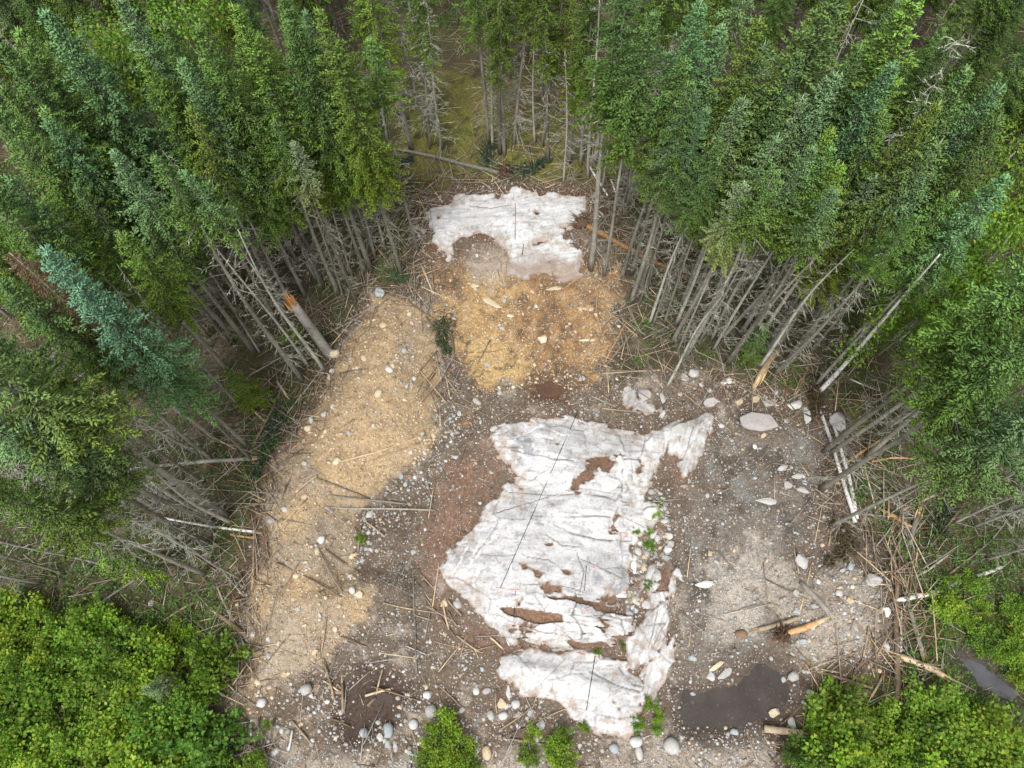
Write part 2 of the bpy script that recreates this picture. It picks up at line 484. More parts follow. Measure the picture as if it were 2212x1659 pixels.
# ------------------------------------------------------------------ ground sheet
def axis(a, b, step, lo, hi):
    m = list(np.arange(a, b, step))
    s, x = step, a
    pre = []
    while x > lo:
        s *= 1.12; x -= s; pre.append(x)
    s, x = step, m[-1]
    post = []
    while x < hi:
        s *= 1.12; x += s; post.append(x)
    return np.array(pre[::-1] + m + post)
gx, gy = axis(-13.5, 17, 0.07, -160, 160), axis(-3.5, 25, 0.07, -120, 200)
X, Y = np.meshgrid(gx, gy)
def mixc(c, col, w):
    return c + (np.asarray(col) - c) * w[..., None]
def ground_colour(x, y):
    w1 = fbm(x, y, 0.9, 4, 21) * 0.5 + fbm(x, y, 4.0, 3, 22) * 0.3 + fbm(x, y, 11.0, 2, 23) * .16
    A, B, C = fbm(x, y, 0.5, 4, 31), fbm(x, y, 2.2, 4, 32), fbm(x, y, 6.0, 3, 33)
    c = np.zeros(x.shape + (3,)) + np.array([0.062, 0.053, 0.031])
    c = mixc(c, (0.055, 0.062, 0.022), sstep(-0.1, 0.4, A))
    c = mixc(c, (0.13, 0.10, 0.07), sstep(0.1, 0.5, B) * 0.7)
    ms = sdf(P_MOSS, x, y) + w1 * 1.5
    c = mixc(c, (0.13, 0.128, 0.033), sstep(-0.6, 0.8, ms) * sstep(-0.5, 0.0, B))
    c = mixc(c, (0.16, 0.11, 0.055), sstep(-0.6, 0.8, ms) * sstep(0.1, 0.45, A) * .8)
    ms = sdf(P_MOSSR, x, y) + w1 * 0.5
    c = mixc(c, (0.12, 0.115, 0.025), sstep(-0.2, 0.3, ms))
    cl = sdf(P_CLEAR, x, y) + w1 * 1.1
    k = sstep(-0.3, 0.3, cl)
    soil = np.zeros_like(c) + np.array([0.12, 0.093, 0.07])
    soil = mixc(soil, (0.09, 0.068, 0.05), sstep(0.0, 0.45, A * .6 + B * .6))
    soil = mixc(soil, (0.27, 0.235, 0.195), sstep(0.1, 0.5, -A * .5 + B * .7))
    c = c + (soil - c) * k[..., None]
    # reddish bark and peat
    w = sstep(-0.3, 0.5, sdf(P_BARK, x, y) + w1)
    c = mixc(c, (0.168, 0.104, 0.074), w * sstep(-0.6, 0.2, B))
    c = mixc(c, (0.12, 0.07, 0.045), w * sstep(0.1, 0.5, C) * .8)
    # edges of the stripped ground: roots and humus
    w = sstep(1.0, 0.2, np.abs(sdf(P_CLEAR, x, y) + w1 * 1.2)) * sstep(-0.5, 0.3, A + B * .5)
    c = mixc(c, (0.105, 0.068, 0.045), w * .75)
    # orange till
    o = sdf(P_ORANGE, x, y) + w1 * 2.0 + fbm(x, y, .5, 3, 24) * .9
    w = sstep(-0.3, 0.4, o)
    oc = np.zeros_like(c) + np.array([0.265, 0.165, 0.078])
    oc = mixc(oc, (0.17, 0.10, 0.052), sstep(-0.25, 0.25, B * .8 + A * .4 + C * .3))
    oc = mixc(oc, (0.37, 0.25, 0.11), np.maximum(sstep(0.1, 0.5, -A) * .6, sstep(-.5, .5, sdf(P_YEL, x, y) + w1 * 1.5)))
    oc = mixc(oc, (0.10, 0.075, 0.05), sstep(0.2, 0.5, C * .5 + B * .5 + .08))
    oc = mixc(oc, (0.36, 0.28, 0.18), sstep(0.15, 0.5, -B * .6 + C * .4) * .6)
    c = c + (oc - c) * w[..., None]
    # tan spoil bank
    t = sdf(P_TAN, x, y) + w1 * 0.9
    w = sstep(-0.2, 0.25, t)
    tcx = np.zeros_like(c) + np.array([0.325, 0.235, 0.138])
    tcx = mixc(tcx, (0.28, 0.225, 0.16), sstep(-0.1, 0.4, A))
    tcx = mixc(tcx, (0.325, 0.25, 0.155), sstep(0.15, 0.5, B) * .7)
    tcx = mixc(tcx, (0.27, 0.20, 0.13), sstep(0.3, 0.6, C) * .5)
    for P in P_GREYS:
        g = sstep(-0.4, 0.3, sdf(P, x, y) + w1 * 1.2)
        tcx = mixc(tcx, (0.265, 0.215, 0.16), g * .75)
    c = c + (tcx - c) * w[..., None]
    # grey pit, pale fines, rubble mound
    w = sstep(-0.4, 0.6, sdf(P_PIT, x, y) + w1)
    pc = np.zeros_like(c) + np.array([0.14, 0.118, 0.097])
    pc = mixc(pc, (0.075, 0.062, 0.05), sstep(-0.1, 0.4, B + A * .4))
    pc = mixc(pc, (0.16, 0.155, 0.14), sstep(0.1, 0.4, A))
    c = c + (pc - c) * w[..., None]
    c = mixc(c, (0.34, 0.305, 0.26), sstep(-0.7, 0.6, sdf(P_PALE, x, y) + w1 * 2.0) * .85)
    c = mixc(c, (0.28, 0.24, 0.195), sstep(-0.3, 0.5, sdf(P_MOUND, x, y) + w1 * 1.0) * .9)
    # lower strip, pale gravel at the foot
    w = sstep(-0.5, 0.6, sdf(P_BOT, x, y) + w1)
    bc = np.zeros_like(c) + np.array([0.115, 0.085, 0.062])
    bc = mixc(bc, (0.27, 0.225, 0.18), sstep(0.1, 0.5, B))
    c = c + (bc - c) * (w * .85)[..., None]
    c = mixc(c, (0.30, 0.265, 0.22), sstep(-0.4, 0.5, sdf(P_GRAVB, x, y) + w1 * 1.4) * .8)
    c = mixc(c, (0.07, 0.078, 0.02), sstep(-0.3, 0.5, sdf(P_BANKF, x, y) + w1) * .9)
    # humus and lichen stain around the bared rock
    for P, r in ((P_UP, 0.9), (P_UP2, 0.5)):
        s = sdf(P, x, y)
        c = mixc(c, (0.10, 0.06, 0.038), sstep(-r - .3, -0.05, s + w1 * .7) * (0.5 + 0.5 * sstep(-.2, .3, B)))
    s = sdf(P_UP3, x, y)
    c = mixc(c, (0.33, 0.27, 0.21), sstep(-0.8, -.1, s + w1) * .7)
    s = np.maximum(np.maximum(sdf(P_MAIN, x, y), sdf(P_EAST, x, y)), np.maximum(sdf(P_NE, x, y), sdf(P_LOW, x, y)))
    c = mixc(c, (0.17, 0.10, 0.066), sstep(-0.5, 0.15, s + w1 * .6) * (0.6 + .4 * sstep(-.2, .3, B)))
    c = mixc(c, (0.085, 0.08, 0.025), sstep(-0.1, .3, s) * sstep(0.35, 0.6, A + B * .5) * .8)
    # wet mud
    for P, col in ((P_MUD, (0.066, 0.048, 0.038)), (P_POOL, (0.10, 0.06, 0.038)), (P_PUD, (0.085, 0.066, 0.052)), (P_CREEK, (0.06, 0.05, 0.04))):
        s = sdf(P, x, y) + w1 * .75
        c = mixc(c, col, sstep(-0.8, -0.05, s))
    return np.clip(c, 0.01, 0.9)
Z = G_height(X, Y)
mb = MB()
ny, nx = X.shape
idx = np.arange(nx * ny).reshape(ny, nx)
q = np.stack([idx[:-1, :-1], idx[:-1, 1:], idx[1:, 1:], idx[1:, :-1]], -1).reshape(-1, 4)
mb.add(np.stack([X, Y, Z], -1).reshape(-1, 3), q=q, c=ground_colour(X, Y).reshape(-1, 3))
tag(mb.build('ground', M_SOIL), kind='structure')

# ------------------------------------------------------------------ bared bedrock
def vline(z, *pts):
    a = np.array(pts, float)
    return at_z(a[:, 0], a[:, 1], z)
CRACKS = [((1104,958),(1170,976),(1200,986),(1240,990)), ((1100,1050),(1160,1055),(1200,1062),(1300,1066),(1365,1078)), ((1345,970),(1350,1020),(1345,1068)),
          ((1365,1080),(1340,1085),(1330,1110),(1328,1140)), ((1197,1128),(1240,1150),(1290,1158),(1370,1160)), ((1180,1150),(1215,1175),(1260,1178)),
          ((1260,1203),(1300,1222),(1350,1240)), ((1120,1212),(1150,1225),(1180,1240)), ((985,1238),(1010,1255),(1030,1272)), ((1128,1260),(1180,1257),(1240,1270),(1300,1285)),
          ((1290,1010),(1300,1035),(1345,1045)), ((1250,1190),(1262,1230),(1255,1280)), ((1400,938),(1390,980),(1350,985)), ((1140,1200),(1180,1205),(1200,1215)), ((1000,1180),(1060,1195),(1110,1195)),
          ((1070,948),(1120,955)), ((1150,1105),(1230,1112),(1320,1110)), ((1350,1110),(1380,1120),(1400,1130)), ((1060,1100),(1120,1080),(1190,1062))]
SCR = [((1155,897),(1225,926)), ((1105,935),(1175,905)), ((1095,940),(1130,955)), ((1076,918),(1078,955),(1105,985)), ((1110,965),(1135,975)), ((1125,965),(1155,990)), ((1120,960),(1170,985),(1240,1000)),
       ((1110,940),(1150,930),(1200,932)), ((1130,990),(1180,1005)), ((1135,1010),(1190,1020)), ((1090,950),(1105,985)), ((1140,915),(1180,945)), ((1160,925),(1215,938)),
       ((985,1180),(972,1205)), ((1005,1172),(990,1200)), ((1035,1165),(1015,1200)), ((995,1200),(975,1240)), ((1020,1200),(1000,1250)), ((1040,1180),(1025,1195)), ((1060,1250),(1055,1275)), ((1075,1195),(1068,1210)),
       ((1048,1125),(1065,1115)), ((1080,1130),(1100,1115)), ((1160,1040),(1200,1050)), ((1120,1030),(1180,1035)), ((1030,1225),(1020,1250)), ((1105,1215),(1100,1240)), ((1235,1200),(1225,1225))]
DIRT = [(0.09, ((1225,1050),(1262,1008),(1292,985),(1300,1005),(1312,1012),(1280,1028),(1258,1040),(1256,1062))), (0.05, ((1125,1214),(1160,1225),(1185,1240),(1165,1242),(1135,1225))),
        (0.09, ((1160,1250),(1185,1255),(1215,1275),(1190,1282),(1172,1280))), (0.06, ((1208,1228),(1225,1225),(1240,1232),(1220,1248))), (0.05, ((1140,1165),(1195,1168),(1200,1178),(1160,1175))),
        (0.1, ((1326,1112),(1338,1110),(1333,1140),(1322,1150))), (0.08, ((1275,985),(1290,975),(1330,978),(1330,965),(1345,970),(1340,1000),(1300,1020),(1290,1000))), (0.1, ((1375,1010),(1390,985),(1398,990),(1385,1020))),
        (0.1, ((1300,1270),(1340,1280),(1350,1310),(1310,1300),(1290,1290))), (0.07, ((1090,1345),(1112,1338),(1122,1352),(1110,1375),(1085,1365))), (0.08, ((1130,1330),(1150,1325),(1160,1365),(1140,1370))),
        (0.05, ((1195,945),(1215,945),(1205,955))), (0.06, ((1110,1300),(1125,1290),(1128,1310)))]
DIRT_UP = [(0.05, ((1155,453),(1166,452),(1168,460),(1156,464))), (0.05, ((1170,480),(1195,480),(1185,485))), (0.05, ((1150,482),(1164,480),(1155,486))), (0.05, ((945,452),(952,450),(950,470),(946,472))), (0.05, ((1070,412),(1085,412),(1082,425),(1072,424)))]
def outcrop(polys, zref, name, label, cat, ragged=0.2, dirt=(), cracks=(), scr=(), rag_zone=None, grey=0.5, step=0.04, spot=True, bed=-9, rag=.18, blocky=.5, patches=(), soil=()):
    P = np.concatenate(polys)
    x = np.arange(P[:, 0].min() - .6, P[:, 0].max() + .6, step); y = np.arange(P[:, 1].min() - .6, P[:, 1].max() + .6, step)
    x, y = np.meshgrid(x, y)
    s = np.max([sdf(p, x, y) for p in polys], 0)
    # bedding runs across and slightly down to the right
    ca, sa = math.cos(R(bed)), math.sin(R(bed))
    bx, by = x * ca + y * sa, -x * sa + y * ca
    wx, wy = fbm(x, y, 1.3, 3, 61) * .25, fbm(x, y, 1.3, 3, 62) * .14
    cid, ce = cells((bx + wx) / 1.5, (by + wy) / .75, 7)                   # big joint blocks
    cid2, ce2 = cells((bx + wx) / 1.25, (by + wy) / .26, 8)                # thin beds
    cid3, ce3 = cells((bx + wx) / .45, (by + wy) / .3, 9)
    e = fbm(x, y, 1.1, 4, 41) * ragged + fbm(x, y, 5, 3, 42) * 0.07 + (cid - .5) * ragged * 1.6 + (cid3 - .5) * .16
    strat = fbm(bx * 0.35, by * 2.2, 1.0, 4, 43)
    sm = s + e + 0.16
    rz = np.zeros_like(x)
    if rag_zone is not None:
        rz = sstep(-0.3, 0.5, sdf(rag_zone, x, y) + fbm(x, y, 1.5, 3, 46) * .4)
        gone = np.where(cid2 < rag, 1.0, 0.0) * .5 + sstep(0.15, .4, fbm(bx * .5, by * 1.5, 1.4, 4, 44)) * .33
        sm = np.minimum(sm, .3) * rz + sm * (1 - rz) - rz * (gone + .18 * sstep(.16, .02, ce2) - .1)
    dk = np.zeros_like(x)
    for amt, pts in dirt:
        d = sdf(poly(zref, *pts), x, y)
        sm = np.minimum(sm, -d + .08 + fbm(x, y, 4, 3, 47) * 0.22 + (cid3 - .5) * .16)
    if spot:                                                              # dirt caught in the hollows
        sp = sstep(0.32, 0.5, fbm(bx * .5, by * 1.7, 2.2, 5, 45)) * sstep(1.8, 0.1, s)
        sm = np.minimum(sm, .32) - sp * .3 * spot * sstep(.2, .6, s)
    for pts in cracks:
        d = linedist(vline(zref, *pts), x + fbm(x, y, 2, 3, 48) * .05, y + fbm(x, y, 2, 3, 49) * .05)
        wv = 0.003 + 0.018 * sstep(-.1, .5, fbm(x, y, 1.2, 2, 50))
        dk = np.maximum(dk, sstep(wv + .026, wv * .4, d) * sstep(-.5, .1, fbm(x, y, 1.6, 2, 60)))
    jz = np.maximum(rz, sstep(1.6, .5, s) * blocky)
    dk = np.maximum(dk, sstep(.05, .012, ce) * jz * .9)
    dk = np.maximum(dk, sstep(.10, .02, ce2) * rz * .5)
    off = np.clip(sm * 2.2, -0.14, 0.11) + 0.006 * strat + 0.006 * fbm(x, y, 6, 2, 51) + 0.13 * (cid - .5) * jz + .12 * (cid2 - .5) * rz + .05 * (cid3 - .5) * jz * sstep(1.2, .2, s) 
    off = off - dk * 0.03
    z = G_height(x, y) + off
    base = np.zeros(x.shape + (3,)) + np.array([0.54, 0.537, 0.535])
    gg = sstep(-0.1, 0.4, fbm(bx * .5, by * 1.2, 0.7, 4, 52))
    base = mixc(base, (0.36, 0.358, 0.355), gg * grey)
    st = sstep(0.05, 0.4, fbm(bx * .3, by * 3.4, 1.8, 5, 53))
    base = mixc(base, (0.39, 0.387, 0.38), st * .38)
    st2 = sstep(0.15, 0.4, fbm(bx * .5, by * 5, 3.2, 4, 65))
    base = mixc(base, (0.58, 0.577, 0.575), sstep(0.1, .5, fbm(x, y, 1.7, 4, 54)) * .8)
    base = mixc(base, (0.26, 0.245, 0.225), st2 * .5)
    blot = sstep(0.3, 0.5, fbm(x, y, 2.4, 5, 55))
    base = mixc(base, (0.22, 0.22, 0.225), blot * .3)
    base = base * (1 + (cid - .5) * .22 * jz + (cid2 - .5) * .25 * rz)[..., None]
    for P in soil:                                                        # earth smeared thin over the rock
        base = mixc(base, (0.27, 0.205, 0.16), sstep(-.3, .5, sdf(poly(zref, *P), x, y) + fbm(x, y, 1.6, 5, 67) * .9) * .85)
    for P in patches:  # bluish dark-grey areas with broken edges, one on the steep east face
        base = mixc(base, (0.2, 0.21, 0.23), sstep(-.15, .25, sdf(poly(zref, *P), x, y) + fbm(x, y, 2.5, 4, 63) * .35) * sstep(-.35, .1, fbm(x, y, 5, 3, 64)) * .8)
    for pts in scr:
        d = linedist(vline(zref, *pts), x + fbm(x, y, 1.5, 3, 56) * .14, y + fbm(x, y, 1.5, 3, 57) * .14)
        base = mixc(base, (0.72, 0.72, 0.72), sstep(0.05, 0.015, d) * (0.25 + .75 * sstep(-.3, .2, fbm(x, y, 3, 2, 58))))
    base = base * .91
    base = mixc(base, (0.075, 0.06, 0.046), dk * .85)
    base = mixc(base, (0.30, 0.235, 0.185), sstep(.55, .0, s + fbm(x, y, 1.8, 4, 68) * .55) * sstep(-.1, .35, fbm(x, y, 4.5, 4, 69)) * .7)
    rim = sstep(0.13, -0.02, sm + fbm(x, y, 6, 3, 59) * .12)
    base = mixc(base, (0.26, 0.19, 0.14), rim * .75)
    fl = sstep(.34, .5, fbm(x, y, 9, 3, 66))
    base = mixc(base, (0.2, 0.13, 0.085), fl * .5)
    keep = sm > -0.16
    ny, nx = x.shape
    idx = np.arange(nx * ny).reshape(ny, nx)
    kq = keep[:-1, :-1] | keep[:-1, 1:] | keep[1:, 1:] | keep[1:, :-1]
    q = np.stack([idx[:-1, :-1], idx[:-1, 1:], idx[1:, 1:], idx[1:, :-1]], -1)[kq]
    used = np.unique(q); rm = np.full(nx * ny, -1); rm[used] = np.arange(len(used))
    b = MB()
    b.add(np.stack([x, y, z], -1).reshape(-1, 3)[used], q=rm[q], c=base.reshape(-1, 3)[used])
    o = b.build(name, M_ROCK)
    tag(o, label, cat)
    return o
P_RAG = poly(0.7, (1170,1262),(1300,1275),(1400,1290),(1400,1400),(1200,1410),(1060,1380),(1080,1300))
def strip(parent, name, mat, zoff, w, *pts):                              # saw slot or sprayed tick lying on the rock
    a = np.array(pts, float)
    n = max(2, int(np.hypot(*(a[-1] - a[0])) / 6) + 2)
    t = np.linspace(0, 1, n)
    vx = np.interp(t, np.linspace(0, 1, len(a)), a[:, 0]); vy = np.interp(t, np.linspace(0, 1, len(a)), a[:, 1])
    p = ground(vx, vy); p[:, 2] += zoff
    d = nrm(np.gradient(p, axis=0)); s = nrm(np.cross(d, np.array([[0, 0, 1.]])))
    hw = w * 0.5 * (1 + 0.25 * rng.uniform(-1, 1, (n, 1)))
    lo = np.array([[0, 0, -0.12]])
    v = np.stack([p - s * hw + lo, p - s * hw, p + s * hw, p + s * hw + lo], 1).reshape(-1, 3)
    q = [(i * 4 + k, i * 4 + k + 1, i * 4 + 5 + k, i * 4 + 4 + k) for i in range(n - 1) for k in range(3)]
    b = MB(); b.add(v, q=q)
    return b.build(name, mat, parent)
o_up = outcrop([P_UP, P_UP2, P_UP3], 1.2, 'rock_outcrop', 'white washed rock outcrop nearest the forest at the top of the clearing', 'rock outcrop', 0.12, DIRT_UP, [((1012,443),(1060,446),(1100,440))], (), poly(1.0, (1020,555),(1085,545),(1090,600),(1020,595)), 0.25, spot=False, bed=5, rag=.5, blocky=.1, soil=[((1090,552),(1260,545),(1260,600),(1090,595)), ((1015,540),(1090,540),(1090,600),(1015,600))])
o_main = outcrop([P_MAIN], 0.95, 'rock_outcrop', 'largest white rock outcrop in the middle of the clearing, with long straight saw cut', 'rock outcrop', 0.12, DIRT, CRACKS, SCR, P_RAG, 0.65, .036, patches=[((1325,1245),(1362,1200),(1368,1260),(1350,1300),(1322,1298)), ((1290,1235),(1310,1240),(1305,1262),(1288,1255)), ((1085,920),(1150,930),(1180,980),(1120,990))])
o_low = outcrop([P_LOW], 0.7, 'rock_outcrop', 'smooth white rock slab left of the puddle, below the main outcrop', 'rock outcrop', 0.1, [(0.05, ((1330,1520),(1342,1518),(1352,1545),(1345,1548)))], [((1164,1483),(1190,1455),(1225,1420)), ((1280,1450),(1330,1480),(1400,1500)), ((1340,1440),(1370,1480),(1395,1485))],
                [((1110,1440),(1105,1460)), ((1130,1430),(1118,1450)), ((1160,1450),(1145,1475)), ((1215,1455),(1200,1490)), ((1235,1420),(1222,1450)), ((1225,1495),(1260,1490),(1285,1520))], None, 0.3, spot=False)
o_e = outcrop([P_EAST], 0.55, 'rock_outcrop', 'broken white rock ledge along the right side of the main outcrop', 'rock outcrop', 0.3, (), [((1430,1250),(1420,1330),(1400,1400)), ((1400,1350),(1440,1345))], (), P_EAST, 0.3, bed=68, rag=.14)
o_e2 = outcrop([P_EAST2], 0.4, 'rock_outcrop', 'small ragged rock ledge at the upper right of the lower white slab', 'rock outcrop', 0.3, (), (), (), P_EAST2, 0.3, bed=68, rag=.16)
o_ne = outcrop([P_NE], 0.7, 'rock_outcrop', 'long pale rock rib tapering downward at the upper right of the main outcrop', 'rock outcrop', 0.15, (), [((1480,905),(1470,950)), ((1500,920),(1480,985))], (), None, 0.4, bed=60)
o_nec = outcrop([P_NEC], 0.5, 'rock_outcrop', 'grey jagged rock knob below the broken pole, above the main outcrop', 'rock outcrop', 0.2, (), (), (), P_NEC, 0.9, bed=60, rag=.3)
for par, a, b_, w in ((o_main, (1247,893), (1081,1271), .021), (o_main, (1114,1278), (1110,1330), .02), (o_main, (1266,1223), (1262,1277), .02), (o_low, (1285,1417), (1266,1534), .024), (o_up, (1113,442), (1113,521), .022), (o_up, (1131,530), (1128,556), .03)):
    strip(par, 'saw_cut', M_CUT, 0.125, w, a, b_)
for par, a, b_ in ((o_main, (1071,1271), (1092,1273)), (o_main, (1102,1276), (1124,1276)), (o_main, (1274,1226), (1287,1230)), (o_main, (1262,1316), (1272,1314)), (o_main, (1248,1361), (1260,1358)), (o_low, (1215,1497), (1228,1503)), (o_low, (1252,1531), (1264,1535)), (o_low, (1244,1410), (1260,1416)), (o_up, (1115,483), (1124,483)), (o_main, (1340,1153), (1352,1156))):
    strip(par, 'paint_mark', M_PAINT, 0.13, 0.026, a, b_)

# ------------------------------------------------------------------ water
def water(P, name, mat, z, grow=0.5):
    c = P.mean(0)
    q = c + (P - c) * (1 + grow / np.linalg.norm(P - c, axis=1).mean())
    b = MB()
    n = len(q)
    b.add(np.concatenate([np.c_[q, np.full(n, z)], [[c[0], c[1], z]]]), t=[(n, i, (i + 1) % n) for i in range(n)])
    return tag(b.build(name, mat), kind='structure')
def level(P, s0=0.0):
    return float(np.mean(G_height(P[:, 0], P[:, 1])))
W_PUD = mat_water('puddle_water', (0.062, 0.052, 0.047), 0.7, 0.02)
W_MUD = mat_water('mud_water', (0.07, 0.052, 0.042), 0.8, 0.25)
water(P_PUD, 'puddle_water', W_PUD, level(P_PUD) - 0.04, 1.1)
P_SEEP = poly(0.0, (800,1503),(822,1495),(843,1503),(846,1518),(828,1522),(806,1516))
water(P_SEEP, 'pool_water', W_MUD, level(P_SEEP) + 0.02, 0.05)
water(P_POOL, 'pool_water', mat_water('brown_water', (0.11, 0.062, 0.04), 0.85, 0.15), level(P_POOL) - 0.01, 0.1)
water(P_CREEK, 'creek_water', mat_water('creek_water', (0.10, 0.10, 0.11), 0.8), level(P_CREEK) + .02, 0.3)

# ------------------------------------------------------------------ landmarks for the wording
LAND = [('the upper white outcrop', 1100, 470), ('the orange dirt slope', 1150, 700), ('the tan dirt bank', 800, 830), ('the low end of the tan bank', 650, 1330), ('the main white outcrop', 1200, 1120),
        ('the lower white slab', 1260, 1490), ('the muddy pool', 810, 1520), ('the big puddle', 1590, 1520), ('the grey gravel pit', 1600, 1110), ('the grey rubble mound', 1810, 1340),
        ('the splintered log heap', 1940, 1300), ('the bushes at lower left', 300, 1480), ('the bushes at lower right', 1950, 1570), ('the bottom edge green bush', 965, 1610),
        ('the fallen dead spruce', 900, 1330), ('the round brown pool', 1187, 840), ('the leaning white birch', 1790, 830), ('the snapped thick trunk', 700, 750), ('the big flat boulder', 1630, 910),
        ('the thin poles across the bank', 700, 1080), ('the bark covered ground', 980, 1060), ('the left forest edge', 560, 950), ('the right forest edge', 1400, 700)]
def where(vx, vy, skip=None):
    best = min((l for l in LAND if l[0] != skip), key=lambda l: math.hypot(vx - l[1], (vy - l[2]) * 1.1))
    dx, dy = vx - best[1], vy - best[2]
    if math.hypot(dx, dy) < 45: return 'at ' + best[0]
    side = ('right of ' if dx > 0 else 'left of ') if abs(dx) > abs(dy) * 1.1 else ('below ' if dy > 0 else 'above ')
    return side + best[0]

# ------------------------------------------------------------------ stones
def stone_mesh(seed, angular, sub=2):
    rr = np.random.default_rng(seed)
    bm = bmesh.new()
    if angular:
        for p in rr.normal(size=(16, 3)):
            p = p / np.linalg.norm(p) * rr.uniform(0.75, 1.05)
            bm.verts.new(Vector(p * [1, .78, .55]))
        r = bmesh.ops.convex_hull(bm, input=bm.verts)
        bmesh.ops.delete(bm, geom=[v for v in bm.verts if not v.link_faces], context='VERTS')
        bmesh.ops.bevel(bm, geom=list(bm.edges), offset=0.045, segments=1, affect='EDGES', profile=0.6)
    else:
        bmesh.ops.create_icosphere(bm, subdivisions=sub, radius=1)
        off = rr.uniform(0, 50, 3)
        ax = np.array([1, rr.uniform(.68, .9), rr.uniform(.5, .7)])
        for v in bm.verts:
            c = np.array(v.co)
            k = fbm(np.array([c[0] * 1 + off[0]]), np.array([c[1] + c[2] * 1.3 + off[1]]), 1.1, 2, seed)[0]
            m = np.abs(c).max()
            k2 = fbm(np.array([c[0] * 1.3 - off[1]]), np.array([c[1] * 1.2 - c[2] + off[2]]), 1.9, 2, seed + 3)[0]
            c = c * (1 + 0.26 * k + .12 * k2) * (0.8 + 0.2 / m)
            v.co = Vector(c * ax)
    me = bpy.data.meshes.new('stone')
    bm.to_mesh(me); bm.free()
    for p in me.polygons: p.use_smooth = not angular
    a = me.color_attributes.new('col', 'FLOAT_COLOR', 'POINT')
    for d in a.data: d.color = (1, 1, 1, 1)
    me.materials.append(M_STONE)
    return me
ROUND = [stone_mesh(100 + i, False) for i in range(7)]
ANG = [stone_mesh(200 + i, True) for i in range(8)]
SCOL = {'grey': (0.36, 0.335, 0.315), 'white': (0.52, 0.51, 0.49), 'pale grey': (0.40, 0.39, 0.37), 'blue-grey': (0.33, 0.36, 0.36), 'tan': (0.50, 0.38, 0.25), 'cream': (0.58, 0.48, 0.34), 'brown': (0.24, 0.15, 0.09), 'dark grey': (0.2, 0.19, 0.18)}
nstone = 0
BLOCKS = [(1405,1108,52,34,.1),(1343,1142,30,16,.2),(1340,1000,24,36,.1),(1358,1035,24,24,.3),(1346,1068,26,18,.1),(1402,965,18,48,-.3),(1414,1005,14,38,-.3),(1378,1058,24,20,.2),(1328,975,20,18,.4),(1420,1245,20,26,.2),(1432,1300,16,48,.1),(1397,1305,22,20,.5),(1412,1352,18,40,-.2),(1320,1332,58,14,-.12),(1268,1347,56,12,-.1),(1228,1312,46,12,-.1),(1290,1376,48,11,-.08),(1425,1422,18,38,-.3),(1340,1285,36,14,-.2),(1370,1225,14,30,.1)]
def place_stone(x, y, w, h, colour, angular, rz, sx=None, word=None, name='stone', thick=0.6, sink=0.3, label=None):
    global nstone
    me = (ANG if angular else ROUND)[nstone % (8 if angular else 7)]
    nstone += 1
    o = bpy.data.objects.new(name, me); COL.objects.link(o)
    t = thick * min(w, h) / 2
    o.scale = (w / 2, h / 2 / .78, t / .6)
    o.rotation_euler = (rng.uniform(-.2, .2), rng.uniform(-.2, .2), rz)
    o.location = (x, y, gz(x, y) + t * (1 - 2 * sink) * .8)
    k = rng.uniform(.88, 1.1)
    c = SCOL[colour]; o.color = (c[0] * k, c[1] * k, c[2] * k, 1)
    v = project(x, y, o.location.z)
    big = max(w, h)
    szw = 'large' if big > .6 else ('medium' if big > .3 else 'small')
    shp = ('flat ' if thick < .5 else 'angular ') if angular else ('long rounded ' if max(w, h) > 1.5 * min(w, h) else 'rounded ')
    noun = 'boulder' if big > .6 else 'stone'
    o.name = 'boulder' if big > .6 else 'stone'
    if label:
        tag(o, label, noun, 'boulders and stones')
    else:
        reg(o, f'{szw} {colour} {shp}{noun} {where(v[0], v[1])}', noun, 'boulders and stones', v[0])
    return o
